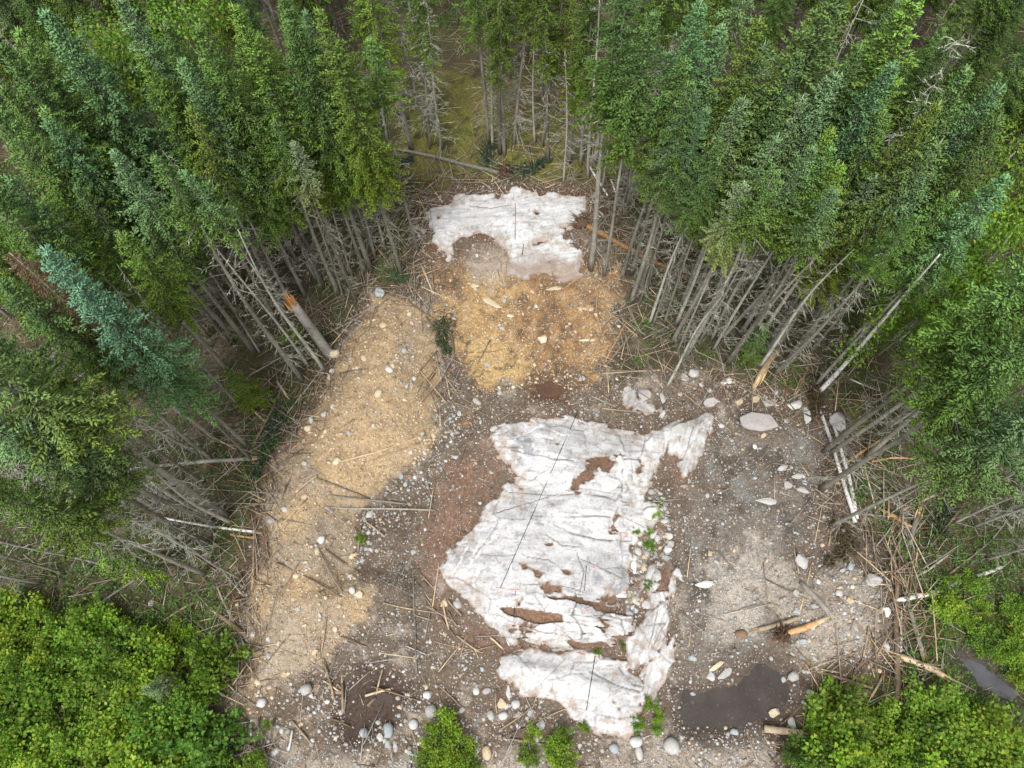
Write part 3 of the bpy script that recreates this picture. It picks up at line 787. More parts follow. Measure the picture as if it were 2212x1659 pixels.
# boulders seen one by one: survey x, y, width, height, colour, angular, turn, flatness, label
BOULD = [(725,767,22,20,'cream',0,0,.9,'round cream boulder at the foot of the snapped thick trunk'), (822,634,26,34,'blue-grey',1,.3,.8,'blue-grey angular boulder on the top tip of the tan dirt bank'),
 (842,800,17,12,'white',0,-.6,.7,'white oval stone alone on the tan dirt bank'), (1173,734,26,22,'cream',1,.2,.7,'large cream boulder on the orange dirt slope'),
 (1027,618,26,14,'cream',1,-.3,.5,'cream flat slab at the upper left of the orange dirt slope'), (1062,655,62,15,'cream',1,-.7,.4,'long cream slab slanting down across the orange dirt slope'), (1102,682,18,10,'cream',1,-.2,.5,'small cream slab at the foot of the long slanting slab'),
 (1200,624,46,12,'cream',1,.2,.4,'long thin cream slab under the upper white outcrop'), (1270,668,36,12,'tan',1,.05,.5,'tan flat slab at the right side of the orange dirt slope'), (1276,735,58,8,'cream',1,.02,.35,'thin streaked slab at the lower right of the orange dirt slope'),
 (1630,912,102,50,'grey',1,-.12,.7,'big flat-topped grey boulder at the top of the gravel pit'), (1718,876,44,20,'white',1,.3,.5,'white slab between the big flat boulder and the leaning birch'), (1743,896,20,48,'white',1,-.15,.5,'upright white slab below the leaning white birch'),
 (1810,912,36,46,'pale grey',1,.2,.6,'pale boulder right of the two fallen birch stems'), (1730,1210,26,44,'pale grey',1,.3,.7,'tall pale boulder at the top left of the rubble mound'), (1522,1263,44,18,'white',1,.08,.5,'white flat slab in the gravel pit right of the main outcrop'),
 (1657,1083,52,16,'pale grey',1,-.1,.35,'long flat grey slab in the middle of the gravel pit'), (1884,1254,42,30,'pale grey',1,.3,.7,'large pale boulder at the top of the rubble mound'), (1908,1320,26,24,'white',1,.1,.7,'white boulder at the right edge of the rubble mound, beside the logs'),
 (1913,1396,14,25,'white',1,.05,.8,'bright white upright stone in the splintered log heap'), (1671,1539,28,18,'cream',1,.25,.7,'pale square boulder standing in the big puddle'), (1711,1564,15,28,'pale grey',1,.35,.8,'grey pointed boulder at the right shore of the puddle'),
 (1548,1438,36,14,'cream',1,.5,.4,'upper rust-streaked slab at the left shore of the puddle'), (1567,1455,40,16,'pale grey',1,.5,.4,'lower rust-streaked slab at the left shore of the puddle'), (1535,1462,20,18,'pale grey',1,.1,.5,'left blocky stone beside the streaked slabs at the puddle'),
 (1442,1187,22,20,'white',1,.4,.8,'white blocky stone right of the main white outcrop'), (1712,1461,20,16,'pale grey',0,.5,.8,'pale rounded stone at the upper right shore of the puddle'), (1600,1369,22,14,'brown',0,.1,.7,'brown rounded stone in the gravel pit above the puddle'),
 (664,1489,20,21,'pale grey',0,.4,.9,'pale round boulder at the bottom of the tan dirt bank'), (931,1537,22,22,'pale grey',0,0,.85,'round pale boulder right of the muddy pool'), (841,1577,18,26,'blue-grey',0,.2,.8,'blue-grey oval stone below the muddy pool'),
 (786,1583,15,14,'blue-grey',0,0,.8,'blue-grey round stone at the lower edge of the muddy pool'), (894,1565,18,18,'white',0,.3,.7,'white stone below and right of the muddy pool'), (923,1501,16,14,'white',0,0,.8,'white square stone right of the muddy pool'),
 (1051,1626,16,24,'tan',0,.1,.8,'tan oval stone right of the bottom edge green bush'), (1374,1602,22,20,'white',0,.2,.8,'white round stone under the lower white slab'), (1449,1612,28,26,'pale grey',0,.5,.8,'large pale stone below the left end of the puddle'),
 (1327,1616,16,18,'blue-grey',0,.6,.8,'blue-grey stone below the lower white slab'), (1380,1627,14,20,'pale grey',0,0,.8,'pale upright stone at the bottom edge below the lower slab'), (1029,1493,14,16,'white',0,0,.8,'white stone left of the lower white slab'),
 (1098,1497,11,30,'pale grey',1,.05,.5,'upright grey slab left of the lower white slab'), (1085,1520,22,24,'tan',1,.2,.5,'tan flat stone left of the lower white slab'), (1115,1521,16,18,'white',0,.4,.8,'white stone at the lower left of the lower white slab'),
 (1169,1566,22,20,'pale grey',1,.3,.6,'pale flat stone left of the tip of the lower white slab'), (1088,1546,18,14,'white',0,.3,.8,'white stone right above the bottom edge green bush'), (1060,1545,14,16,'pale grey',0,.1,.8,'grey stone just above the bottom edge green bush'),
 (1498,806,24,30,'pale grey',1,.5,.6,'pale angular boulder at the forest edge right of the broken pole'), (1478,817,20,26,'pale grey',1,.7,.6,'tilted grey boulder left of its angular twin at the forest edge'), (1574,823,11,14,'white',0,0,.8,'white stone below the right forest edge'),
 (1563,828,12,9,'white',0,0,.8,'small white stone below the right forest edge'), (1630,862,30,18,'tan',1,.2,.5,'tan slab just above the big flat boulder'), (1558,920,18,14,'white',1,0,.6,'white block left of the big flat boulder'),
 (1431,860,14,30,'pale grey',1,.1,.6,'upright grey rock right of the jagged rock knob'), (283,1362,16,22,'white',1,.3,.8,'white boulder among the green bushes at lower left'), (328,1302,10,16,'pale grey',1,-.4,.7,'pale stone above the green bushes at lower left'),
 (1303,1047,84,42,'white',1,-.1,.32,'white rectangular block lying on the main white outcrop'), (1225,1583,14,12,'pale grey',1,.2,.6,'small grey block beneath the lower white slab'),
 (1392,852,34,40,'grey',1,.5,.6,'tilted grey slab beside the jagged rock knob'), (1532,868,40,26,'grey',1,.2,.5,'grey slab left above the big flat-topped boulder'), (1596,868,26,16,'tan',1,.4,.5,'tan slab touching the upper left of the big flat boulder'),
 (1660,872,30,16,'pale grey',1,-.1,.5,'pale slab above the right end of the big flat boulder'), (1470,930,40,34,'pale grey',1,.15,.5,'squarish pale block on the rock rib right of the main outcrop'), (1690,1010,24,16,'pale grey',1,.4,.6,'pale angular stone at the upper right of the gravel pit'),
 (1722,1030,26,14,'pale grey',1,.1,.6,'pale slab at the right edge of the gravel pit, above its twin'), (1700,1050,22,18,'grey',1,.8,.6,'grey angular stone at the right edge of the gravel pit'), (1735,1060,30,16,'pale grey',1,-.3,.6,'pale flat stone below the right edge pair in the gravel pit')]
for (vx, vy, w, h, c, an, rz, th, lab) in BOULD:
    p = g1(vx, vy); m = mpp(p)
    place_stone(p[0], p[1], w * m * 1.05, h * m * 1.1, c, bool(an), rz, thick=th, label=lab, sink=0.2)

for vx, vy, w, h, rz in BLOCKS:                                           # joint blocks broken loose along the ledges
    p = g1(vx, vy); m = mpp(p)
    place_stone(p[0], p[1], w * m * 1.1, h * m * 1.15, random.choice(['white', 'white', 'pale grey']), True, rz, thick=.55, sink=.15)
def in_view(v, pad=0):
    return (v[:, 0] > -pad) & (v[:, 0] < 2212 + pad) & (v[:, 1] > -pad) & (v[:, 1] < 1659 + pad)
ROCKS = (P_UP, P_UP2, P_MAIN, P_EAST, P_NE, P_LOW, P_NEC)
def rock_sdf(x, y):
    return np.max([sdf(p, x, y) for p in ROCKS], 0)
cx, cy = rng.uniform(-11.5, 16, 60000), rng.uniform(-3, 21.5, 60000)
inC = sdf(P_CLEAR, cx, cy) > -0.3
cx, cy = cx[inC], cy[inC]
dens = 0.35 + 0.35 * (fbm(cx, cy, 0.8, 3, 70) > 0)
tan_s, ora_s = sdf(P_TAN, cx, cy), sdf(P_ORANGE, cx, cy)
dens = np.where(tan_s > 0.3, 0.5, dens)
P_BAND = poly(0.4, (930,880),(985,860),(1000,920),(960,1000),(880,1090),(800,1180),(760,1250),(740,1180),(800,1080),(880,1010))
P_RUB = poly(.5, (1385,1060),(1440,1040),(1460,1200),(1410,1230),(1400,1300),(1360,1330),(1355,1260),(1375,1180),(1440,1110))
P_BAND2 = poly(0.2, (640,1440),(740,1400),(900,1470),(920,1640),(560,1640),(500,1540))
for P, dv in ((P_ORANGE, .62), (P_BAND, 1.0), (P_BAND2, .75), (P_MOUND, 1.0), (P_GRAVB, 1.0), (P_BOT, .7), (P_PIT, .55), (P_BARK, .15), (P_MUD, .12), (P_POOL, .03), (P_PUD, .2), (P_RUB, 1.0)):
    dens = np.where(sdf(P, cx, cy) > 0, dv, dens)
dens = np.where(rock_sdf(cx, cy) > -0.05, 0.0, dens)
keep = rng.uniform(0, 1, len(cx)) < dens * (0.55 + .6 * (fbm(cx, cy, 1.6, 3, 71) + .5).clip(0, 1))
cx, cy, tan_s, ora_s = cx[keep], cy[keep], tan_s[keep], ora_s[keep]
size = 0.06 * np.exp(rng.normal(0, 0.5, len(cx)))
size = np.where(sdf(P_BOT, cx, cy) > 0, size * 1.15, size)
size = np.where(sdf(P_BAND, cx, cy) > 0, size * 1.35, size)
size = np.where(sdf(P_MOUND, cx, cy) > 0, size * 1.35, size)
size = np.where(sdf(P_RUB, cx, cy) > 0, size * 1.9, size)
size = np.where(tan_s > .2, size * 1.2, size)
size = np.where(sdf(P_BAND2, cx, cy) > 0, size * 1.12, size).clip(0.03, 0.34)
order = np.argsort(-size)
cx, cy, size, tan_s, ora_s = cx[order], cy[order], size[order], tan_s[order], ora_s[order]
cz = G_height(cx, cy)
vis = in_view(project(cx, cy, cz))
cx, cy, cz, size, tan_s, ora_s = cx[vis], cy[vis], cz[vis], size[vis], tan_s[vis], ora_s[vis]
NBIG = 298 - len(BOULD) - len(BLOCKS)
warm = (tan_s > 0) | (ora_s > 0)
for i in range(NBIG):
    col = random.choice(['tan', 'cream', 'pale grey', 'pale grey', 'cream', 'white'] if warm[i] else ['white', 'pale grey', 'pale grey', 'grey', 'blue-grey', 'tan'])
    mo = sdf(P_MOUND, cx[i:i+1], cy[i:i+1])[0] > -1 or sdf(P_PIT, cx[i:i+1], cy[i:i+1])[0] > 0
    place_stone(cx[i], cy[i], size[i] * 1.15, size[i] * rng.uniform(.75, 1.05), col, bool(rng.uniform() < (.9 if mo else .75)), rng.uniform(0, 6.28), thick=.75, sink=.42)
def ico(sub):
    bm = bmesh.new(); bmesh.ops.create_icosphere(bm, subdivisions=sub, radius=1)
    v = np.array([tuple(q_.co) for q_ in bm.verts]); f = np.array([[q_.index for q_ in p.verts] for p in bm.faces]); bm.free()
    return v, f
def scatter_stones(mbx, x, y, z, s, c, sub):
    V, Fc = ico(sub)
    n = len(x); K = len(V)
    jit = 1 + rng.uniform(-.22, .22, (n, K, 1))
    sc = np.stack([rng.uniform(.8, 1.2, n), rng.uniform(.65, 1.0, n), rng.uniform(.4, .7, n)], -1)[:, None] * (s / 2)[:, None, None]
    v = V[None] * jit * sc
    a = rng.uniform(0, 6.28, n)[:, None]
    vx = v[..., 0] * np.cos(a) - v[..., 1] * np.sin(a); vy = v[..., 0] * np.sin(a) + v[..., 1] * np.cos(a)
    v = np.stack([vx + x[:, None], vy + y[:, None], v[..., 2] + (z + s * .1)[:, None]], -1).reshape(-1, 3)
    t = (np.arange(n)[:, None, None] * K + Fc[None]).reshape(-1, 3)
    mbx.add(v, t=t, c=np.repeat(c, K, 0))
PALG = np.array([SCOL['white'], SCOL['pale grey'], SCOL['grey'], (.3, .25, .2), SCOL['blue-grey'], SCOL['tan'], (0.36, .33, .29), (.28, .25, .22)])
PALW = np.array([SCOL['cream'], SCOL['tan'], (.42, .35, .25), SCOL['pale grey'], (.52, .44, .33), (.38, .27, .16), (.3, .22, .14)])
def stone_cols(w):
    n = len(w)
    return np.where(w[:, None], PALW[rng.integers(0, len(PALW), n)], PALG[rng.integers(0, len(PALG), n)]) * rng.uniform(.65, 1.1, (n, 1))
mb = MB()
k = slice(NBIG, None)
scatter_stones(mb, cx[k], cy[k], cz[k], size[k], stone_cols(warm[k]), 1)
# finer grit
fx, fy = rng.uniform(-11.5, 16, 70000), rng.uniform(-3, 21.5, 70000)
ok = (sdf(P_CLEAR, fx, fy) > -0.2) & (rock_sdf(fx, fy) < 0.0) & (sdf(P_PUD, fx, fy) < 0) & (sdf(P_MUD, fx, fy) < 0) & (sdf(P_POOL, fx, fy) < 0)
ok &= rng.uniform(0, 1, len(fx)) < 0.30 - .24 * (sdf(P_TAN, fx, fy) > .1) + 0.9 * fbm(fx, fy, 1.1, 4, 72).clip(0, 1) + .25 * (sdf(P_ORANGE, fx, fy) > 0)
fx, fy = fx[ok], fy[ok]
scatter_stones(mb, fx, fy, G_height(fx, fy), rng.uniform(.025, .07, len(fx)), stone_cols((sdf(P_TAN, fx, fy) > 0) | (sdf(P_ORANGE, fx, fy) > 0)), 0)
tag(mb.build('gravel', M_GRAVEL, smooth=True), 'loose gravel and cobbles strewn over the stripped ground', 'gravel', kind='stuff')

# ------------------------------------------------------------------ logs, poles and broken stems
WC = {'grey': (0.25, 0.235, 0.21), 'dark': (0.11, 0.095, 0.08), 'tan': (0.27, 0.215, 0.155), 'orange': (0.40, 0.23, 0.11), 'brown': (0.19, 0.14, 0.10), 'white': (0.60, 0.58, 0.55), 'pale': (0.43, 0.335, 0.225)}
WNAME = {'grey': 'grey', 'dark': 'dark', 'tan': 'tan', 'orange': 'orange peeled', 'brown': 'brown', 'white': 'white birch', 'pale': 'pale stripped'}
PALEW = np.array([0.44, 0.32, 0.19])
nlog = 0
def dead_twigs(b, p, d, n, L, col, lichen=0.3):                           # side branches with twigs along a stem
    t = rng.uniform(0.1, 0.97, n)
    i = np.clip((t * (len(p) - 1)).astype(int), 0, len(p) - 2); f = (t * (len(p) - 1) - i)[:, None]
    base = p[i] * (1 - f) + p[i + 1] * f
    dd = nrm(p[i + 1] - p[i])
    rd = rng.normal(size=(n, 3)); rd -= (rd * dd).sum(1, keepdims=True) * dd
    dr = nrm(nrm(rd) + dd * rng.uniform(0, .6, (n, 1)))
    ln = (L * rng.uniform(.5, 1.2, n) * (1.15 - .7 * t))[:, None]
    mid = base + dr * ln * .5; end = mid + nrm(dr + np.array([[0, 0, -.25]])) * ln * .5
    c = np.asarray(col) * rng.uniform(.8, 1.25, (n, 1))
    prisms(b, base, mid, .012, .008, c, 3); prisms(b, mid, end, .008, .003, c, 3)
    for s in range(3):
        q0 = base + (end - base) * rng.uniform(.3, .9, (n, 1))
        q1 = q0 + nrm(dr + rng.normal(size=(n, 3)) * .7) * ln * rng.uniform(.2, .45, (n, 1))
        c2 = np.where(rng.uniform(0, 1, (n, 1)) < lichen, np.array([[.36, .38, .31]]), c)
        spindles(b, q0, q1, .007 + .008 * (c2[:, :1] == .36)[:, 0], c2)
def log(vpts, dia, colour, twigs=0, root=False, brk=0, lift=(0, 0), label=None, name=None, noun=None, needles=None):
    """a felled stem: survey points from butt to tip, diameter in metres; lift raises the two ends"""
    global nlog
    if dia < .16: dia *= .72
    a = np.array(vpts, float)
    hts = np.linspace(lift[0], lift[1], len(a))
    pts = []
    for (vx, vy), h in zip(a, hts):
        p = g1(vx, vy)
        if h > 0:
            z = p[2] + h
            q = at_z(vx, vy, z); q = at_z(vx, vy, gz(q[0], q[1]) + h)
            p = np.array([q[0], q[1], gz(q[0], q[1]) + h])
        pts.append(p)
    pts = np.array(pts)
    n = max(4, int(np.linalg.norm(pts[-1] - pts[0]) / .45) + 2)
    s = np.r_[0, np.cumsum(np.linalg.norm(np.diff(pts, axis=0), axis=1))]
    tt = np.linspace(0, s[-1], n)
    p = np.stack([np.interp(tt, s, pts[:, k]) for k in range(3)], -1)
    if max(lift) <= 0:
        zl = np.maximum(G_height(p[:, 0], p[:, 1]), p[:, 2])
        p[:, 2] = np.maximum(p[:, 2], zl * .6 + p[:, 2] * .4)
    p[:, 2] += dia * .5 + .015 + 0.03 * rng.uniform(0, 1)
    wob = rng.normal(0, max(dia * .12, .016), (n, 3)); wob[:, 2] *= .3
    p = p + np.cumsum(wob, 0) * .5 * np.sin(np.linspace(0, np.pi, n))[:, None]
    L = s[-1]
    taper = np.linspace(1, max(.35, 1 - L * .07), n) * dia / 2
    t = empty(name or 'fallen_log', p[0])
    p = p - p[0]
    base = np.array(WC[colour]) * rng.uniform(.85, 1.15)
    col = np.repeat(base[None], n, 0) * rng.uniform(.85, 1.15, (n, 1))
    if colour in ('brown', 'tan', 'grey') and rng.uniform() < .45:
        k0 = rng.integers(0, n); col[k0:k0 + max(2, n // 4)] = col[k0:k0 + max(2, n // 4)] * .5 + PALEW * .5
    b = MB()
    tube(b, p, taper, 8 if dia > .12 else 6, col, .08, nlog)
    b.build('stem', M_BIRCH if colour == 'white' else M_WOOD, t)
    if brk:                                                               # splintered ends
        b = MB()
        for e in ((0,) if brk == 1 else ((-1,) if brk == 2 else (0, -1))):
            dd = nrm((p[0] - p[1] if e == 0 else p[-1] - p[-2])[None])[0]
            m = 9
            st = p[e] + rng.normal(0, taper[e] * .45, (m, 3))
            spindles(b, st - dd * taper[e] * 2, st + dd * rng.uniform(1.0, 4.5, (m, 1)) * taper[e] * 1.3, taper[e] * .32, PALEW * rng.uniform(.8, 1.25, (m, 1)), .35, 4)
        b.build('broken_end', M_WOOD, t, smooth=False)
    if twigs:
        b = MB(); dead_twigs(b, p, None, twigs, .55 if not needles else .8, WC['grey'] if colour != 'brown' else WC['brown'])
        b.build('branches', M_WOOD, t)
    if needles is not None:
        b = MB(); m = int(L * 260)
        f = rng.uniform(.1, 1, m); i = np.clip((f * (n - 1)).astype(int), 0, n - 2)
        rd = rng.normal(size=(m, 3)); rd[:, 2] = np.abs(rd[:, 2]) * .5
        q0 = p[i] + nrm(rd) * (rng.uniform(0, .5, m) * (1.1 - f))[:, None]
        dr = nrm(nrm(rd) + nrm(p[i + 1] - p[i]) * .8 + rng.normal(size=(m, 3)) * .3)
        spindles(b, q0, q0 + dr * rng.uniform(.12, .28, (m, 1)), .022, np.c_[rng.uniform(.1, .9, m), np.zeros(m), np.zeros(m)])
        o = b.build('needle_sprays', M_NEEDLE, t); o.color = (*needles, 1)
    if root:
        b = MB(); m = 46
        rd = rng.normal(size=(m, 3)); dd = nrm((p[0] - p[1])[None])[0]
        rd = nrm(rd + dd * .6); rd[:, 2] = np.abs(rd[:, 2]) * .7
        st = p[0] + rng.normal(0, dia * .35, (m, 3))
        spindles(b, st, st + rd * rng.uniform(.2, .75, (m, 1)), dia * .16, np.array([.10, .06, .04]) * rng.uniform(.7, 2.4, (m, 1)), .25)
        V, Fc = ico(2); V = V * (1 + rng.uniform(-.3, .3, (len(V), 1))) * dia * 1.1
        b.add(V + p[0], t=Fc, c=(.075, .05, .035))
        b.build('root_ball', M_WOOD, t)
    mid = a.mean(0)
    nn = noun or ('log' if dia > .1 else ('pole' if L > 1.8 else 'stick'))
    cat = nn.split()[-1]
    t.name = name or {'log': 'fallen_log', 'pole': 'fallen_pole', 'stick': 'broken_stick'}[cat]
    if label: tag(t, label, cat, 'fallen logs, poles and sticks')
    else:
        dx, dy = a[-1] - a[0]
        if dy < 0: dx, dy = -dx, -dy
        ori = 'level' if abs(dx) > 2.6 * abs(dy) else ('upright' if abs(dy) > 2.6 * abs(dx) else ('right-slanting' if dx > 0 else 'left-slanting'))
        ln = 'long' if L > 3 else ('short' if L < 1.1 else '')
        reg(t, ' '.join(f'{ln} {WNAME[colour]} {ori} {nn} {where(*mid)}'.split()), cat, 'fallen logs, poles and sticks', mid[0])
    nlog += 1
    return t
LOGS = [
 (((1085,378),(950,345),(815,318)), .19, 'grey', 40, 1, 0, 'long grey uprooted spruce lying above the upper white outcrop'),
 (((850,467),(960,380)), .13, 'tan', 0, 0, 2, 'tan stripped log slanting at the upper left of the upper outcrop'),
 (((820,467),(870,450),(930,410)), .08, 'grey', 14, 0, 0, None), (((1257,487),(1350,535),(1485,605)), .24, 'orange', 0, 1, 0, 'orange peeled uprooted log at the right of the upper white outcrop'),
 (((837,550),(940,430)), .07, 'grey', 4, 0, 0, None), (((1250,550),(1340,435)), .08, 'tan', 0, 0, 1, None), (((1265,560),(1372,430)), .07, 'brown', 0, 0, 0, None), (((1272,360),(1312,425)), .14, 'white', 0, 0, 0, 'white birch log piece above the right end of the upper outcrop'),
 (((1318,390),(1330,420)), .12, 'white', 0, 0, 0, 'short white birch piece right of the longer birch log piece'), (((880,500),(905,440)), .09, 'tan', 0, 0, 2, None), (((868,455),(918,515)), .08, 'tan', 0, 0, 2, None), (((898,500),(912,430)), .1, 'brown', 0, 0, 1, None), (((905,520),(925,440)), .07, 'tan', 0, 0, 0, None),
 (((1150,315+2),(1050,318),(1175,340)), .05, 'tan', 0, 0, 0, None), (((960,302),(1002,260)), .05, 'tan', 0, 0, 0, None), (((1010,345),(1040,325)), .08, 'brown', 0, 0, 0, None),
 (((547,993),(400,1003),(227,1023)), .17, 'grey', 20, 0, 1, 'long grey log lying level into the left forest, pale splintered end'),
 (((880,1090),(740,1073),(420,1055)), .1, 'grey', 12, 0, 0, 'upper of two long thin poles reaching across the tan bank from the left'), (((940,1103),(733,1096),(403,1083)), .1, 'grey', 10, 0, 0, 'lower of two long thin poles reaching across the tan bank from the left'),
 (((587,940),(640,870),(735,752)), .09, 'grey', 10, 0, 0, 'long grey pole along the left edge of the tan bank'), (((540,813),(640,755),(785,683)), .09, 'grey', 12, 0, 0, 'grey branchy pole slanting up to the top of the tan bank'),
 (((600,826),(622,858)), .14, 'pale', 0, 0, 2, 'pale splintered stub left of the tan bank'), (((533,873),(572,910)), .12, 'pale', 0, 0, 1, 'pale stripped stick pointing at the tan bank from the left'), (((547,967),(572,920),(597,873)), .15, 'brown', 0, 0, 0, 'brown log beside the fallen green spruce top'),
 (((645,1060),(685,1030)), .15, 'tan', 0, 0, 1, 'thick tan log end on the tan bank above the thin poles'), (((680,1033),(760,1063),(800,1080)), .12, 'tan', 0, 0, 0, None), (((737,998),(830,972),(923,941)), .1, 'pale', 0, 0, 0, 'long pale pole across the lower tan bank'), (((805,996),(907,958)), .1, 'tan', 0, 0, 0, 'shorter tan pole under the long pale pole on the bank'),
 (((884,653),(950,700)), .11, 'brown', 0, 0, 0, None), (((920,686),(958,748)), .09, 'brown', 0, 0, 2, None), (((898,650),(894,553)), .09, 'grey', 0, 0, 0, None), (((795,640),(795,470)), .09, 'grey', 6, 0, 0, None), (((913,580),(937,637)), .13, 'tan', 0, 0, 1, None),
 (((976,716),(984,785)), .08, 'brown', 0, 0, 0, None), (((910,870),(967,806)), .12, 'brown', 0, 0, 1, 'brown log with orange end between the tan bank and orange slope'), (((909,800),(945,760)), .08, 'brown', 0, 0, 0, None), (((924,820),(950,786)), .08, 'brown', 0, 0, 0, None),
 (((930,575),(938,640)), .08, 'tan', 0, 0, 0, None), (((1300,808),(1420,801)), .11, 'tan', 0, 0, 2, 'level tan broken pole below the right forest edge, splintered right end'), (((1229,666),(1330,545)), .06, 'grey', 0, 0, 0, None), (((1260,598),(1353,570)), .08, 'grey', 0, 0, 0, None),
 (((1310,790),(1370,715),(1427,647)), .09, 'tan', 0, 0, 1, None), (((1316,680),(1395,650)), .08, 'grey', 0, 0, 0, None), (((1277,857),(1330,880)), .07, 'grey', 0, 0, 0, None), (((1300,883),(1420,895)), .06, 'tan', 0, 0, 0, None), (((1305,785),(1350,700)), .06, 'orange', 0, 0, 0, None),
 (((1641,816),(1660,788),(1678,760)), .3, 'pale', 0, 0, 1, 'bright orange-yellow splintered stump stem at the right forest edge'), (((1715,860),(1741,800)), .15, 'brown', 0, 0, 2, 'brown splintered log left of the leaning white birch'), (((1780,816),(1845,933)), .15, 'brown', 0, 0, 1, 'brown log crossing below the leaning white birch'),
 (((1606,786),(1675,930)), .06, 'grey', 0, 0, 0, None), (((1475,850),(1578,933)), .06, 'tan', 0, 0, 0, None), (((1845,1130),(1821,1053),(1768,886)), .165, 'white', 6, 0, 0, 'left one of two fallen white birch stems right of the gravel pit'), (((1848,1122),(1828,1020),(1791,896)), .16, 'white', 6, 0, 0, 'right one of two fallen white birch stems right of the gravel pit'),
 (((1668,1001),(1778,1018)), .07, 'grey', 0, 0, 0, None), (((1778,1020),(1875,996)), .07, 'brown', 0, 0, 0, None), (((1881,998),(1930,990),(2008,998)), .11, 'orange', 0, 0, 0, None), (((1841,990),(1908,946)), .14, 'orange', 0, 0, 1, 'orange log right of the two fallen birch stems'),
 (((1758,1056),(1808,1088)), .09, 'tan', 0, 0, 2, None), (((1640,1020),(1665,1003)), .06, 'tan', 0, 0, 0, None), (((1835,820),(1868,835),(1898,846)), .09, 'white', 0, 0, 0, 'curved white birch branch right of the leaning birch'), (((1941,1106),(2020,1068),(2108,1026),(2230,960)), .15, 'tan', 16, 0, 0, 'long bare trunk slanting up to the right picture edge'),
 (((1936,1499),(1935,1256)), .2, 'tan', 0, 0, 3, 'thick upright tan log in the splintered log heap'), (((1943,1432),(1945,1319)), .13, 'white', 0, 0, 0, 'upright white birch log right of the thick tan log'), (((1990,1416),(1958,1306)), .17, 'grey', 0, 0, 1, 'grey straight log at the right side of the log heap'),
 (((1951,1336),(2050,1330),(2152,1324)), .13, 'tan', 0, 0, 0, 'level tan pole sticking out right from the log heap'), (((1928,1299),(2008,1283),(2080,1254),(2160,1226)), .17, 'white', 8, 0, 0, 'long white birch trunk pointing right from the log heap'), (((1941,1419),(1985,1436),(2031,1459)), .22, 'pale', 0, 0, 3, 'thick yellow splintered log at the lower right of the log heap'),
 (((1978,1116),(1958,1183)), .2, 'grey', 0, 0, 1, 'thick grey log at the top of the log heap'), (((1941,1126),(1941,1230)), .13, 'brown', 0, 0, 0, None), (((1915,1110),(1958,1136)), .17, 'orange', 0, 0, 3, 'orange splintered piece at the top of the log heap'),
 (((1808,1290),(1875,1383),(1901,1433)), .13, 'brown', 0, 0, 0, 'long brown log slanting across the rubble mound'), (((1728,1260),(1788,1326)), .2, 'grey', 0, 0, 0, 'thick grey log on the left of the rubble mound'), (((1688,1372),(1725,1360),(1761,1346)), .2, 'orange', 0, 1, 2, 'orange and pale uprooted log above the puddle'),
 (((1638,1360),(1721,1336)), .16, 'tan', 0, 0, 1, 'tan log just above the orange uprooted log'), (((1775,1454),(1881,1486)), .15, 'tan', 0, 0, 1, 'tan log at the right side above the puddle'), (((1904,1460),(1881,1503)), .12, 'tan', 0, 0, 2, None), (((1648,1573),(1731,1584)), .24, 'tan', 0, 0, 2, 'thick tan log at the lower shore of the puddle'),
 (((1863,1422),(1875,1353)), .1, 'brown', 0, 0, 0, None), (((1843,1453),(1863,1420)), .12, 'brown', 0, 0, 0, None), (((1568,1326),(1671,1303)), .05, 'grey', 0, 0, 0, None), (((1712,1176),(1725,1240)), .09, 'tan', 0, 0, 1, None), (((1795,1142),(1789,1180)), .1, 'pale', 0, 0, 1, None), (((1868,1105),(1868,1250)), .06, 'brown', 0, 0, 0, None),
 (((2050,1240),(2140,1170),(2200,1090)), .1, 'grey', 6, 0, 0, None), (((2160,1286),(2212,1360)), .09, 'white', 0, 0, 0, None), (((2045,1200),(1990,1240)), .12, 'grey', 0, 0, 0, None), (((1960,1480),(2010,1430)), .1, 'tan', 0, 0, 3, None),
 (((547,1266),(553,1123)), .13, 'brown', 0, 0, 1, 'upright brown log at the left edge of the grey gravel bank'), (((540,1416),(505,1340),(467,1259)), .12, 'grey', 4, 0, 0, 'long grey log above the lower left bushes'), (((533,1373),(470,1326)), .17, 'brown', 0, 0, 2, 'thick brown log with pale end beside the lower left bushes'), (((497,1300),(540,1292)), .09, 'tan', 0, 0, 2, None),
 (((163,1313),(333,1416),(487,1503)), .17, 'grey', 16, 0, 0, 'long grey fallen trunk running down through the lower left bushes'), (((377,1439),(487,1349)), .09, 'grey', 4, 0, 0, None), (((353,1343),(420,1303)), .09, 'tan', 0, 0, 0, None), (((190,1323),(293,1253)), .12, 'grey', 4, 0, 0, None), (((67,1339),(110,1440),(143,1546)), .09, 'grey', 6, 0, 0, None),
 (((480,1473),(497,1446)), .12, 'pale', 0, 0, 2, None), (((200,1360),(263,1256)), .06, 'grey', 0, 0, 0, None), (((513,1389),(580,1400)), .07, 'tan', 0, 0, 0, None), (((620,1263),(647,1216)), .07, 'tan', 0, 0, 0, None), (((600,1216),(670,1252),(737,1290)), .09, 'brown', 0, 0, 0, None), (((703,1188),(745,1218)), .11, 'tan', 0, 0, 2, None),
 (((625,1620),(633,1578)), .1, 'white', 0, 0, 0, 'short white birch stick at the bottom edge, left of the muddy pool'), (((630,1556),(673,1606)), .1, 'tan', 0, 0, 0, None), (((553,1150),(440,1135),(333,1116)), .15, 'white', 10, 0, 1, 'pale grey fallen trunk pointing at the gravel bank from the left'),
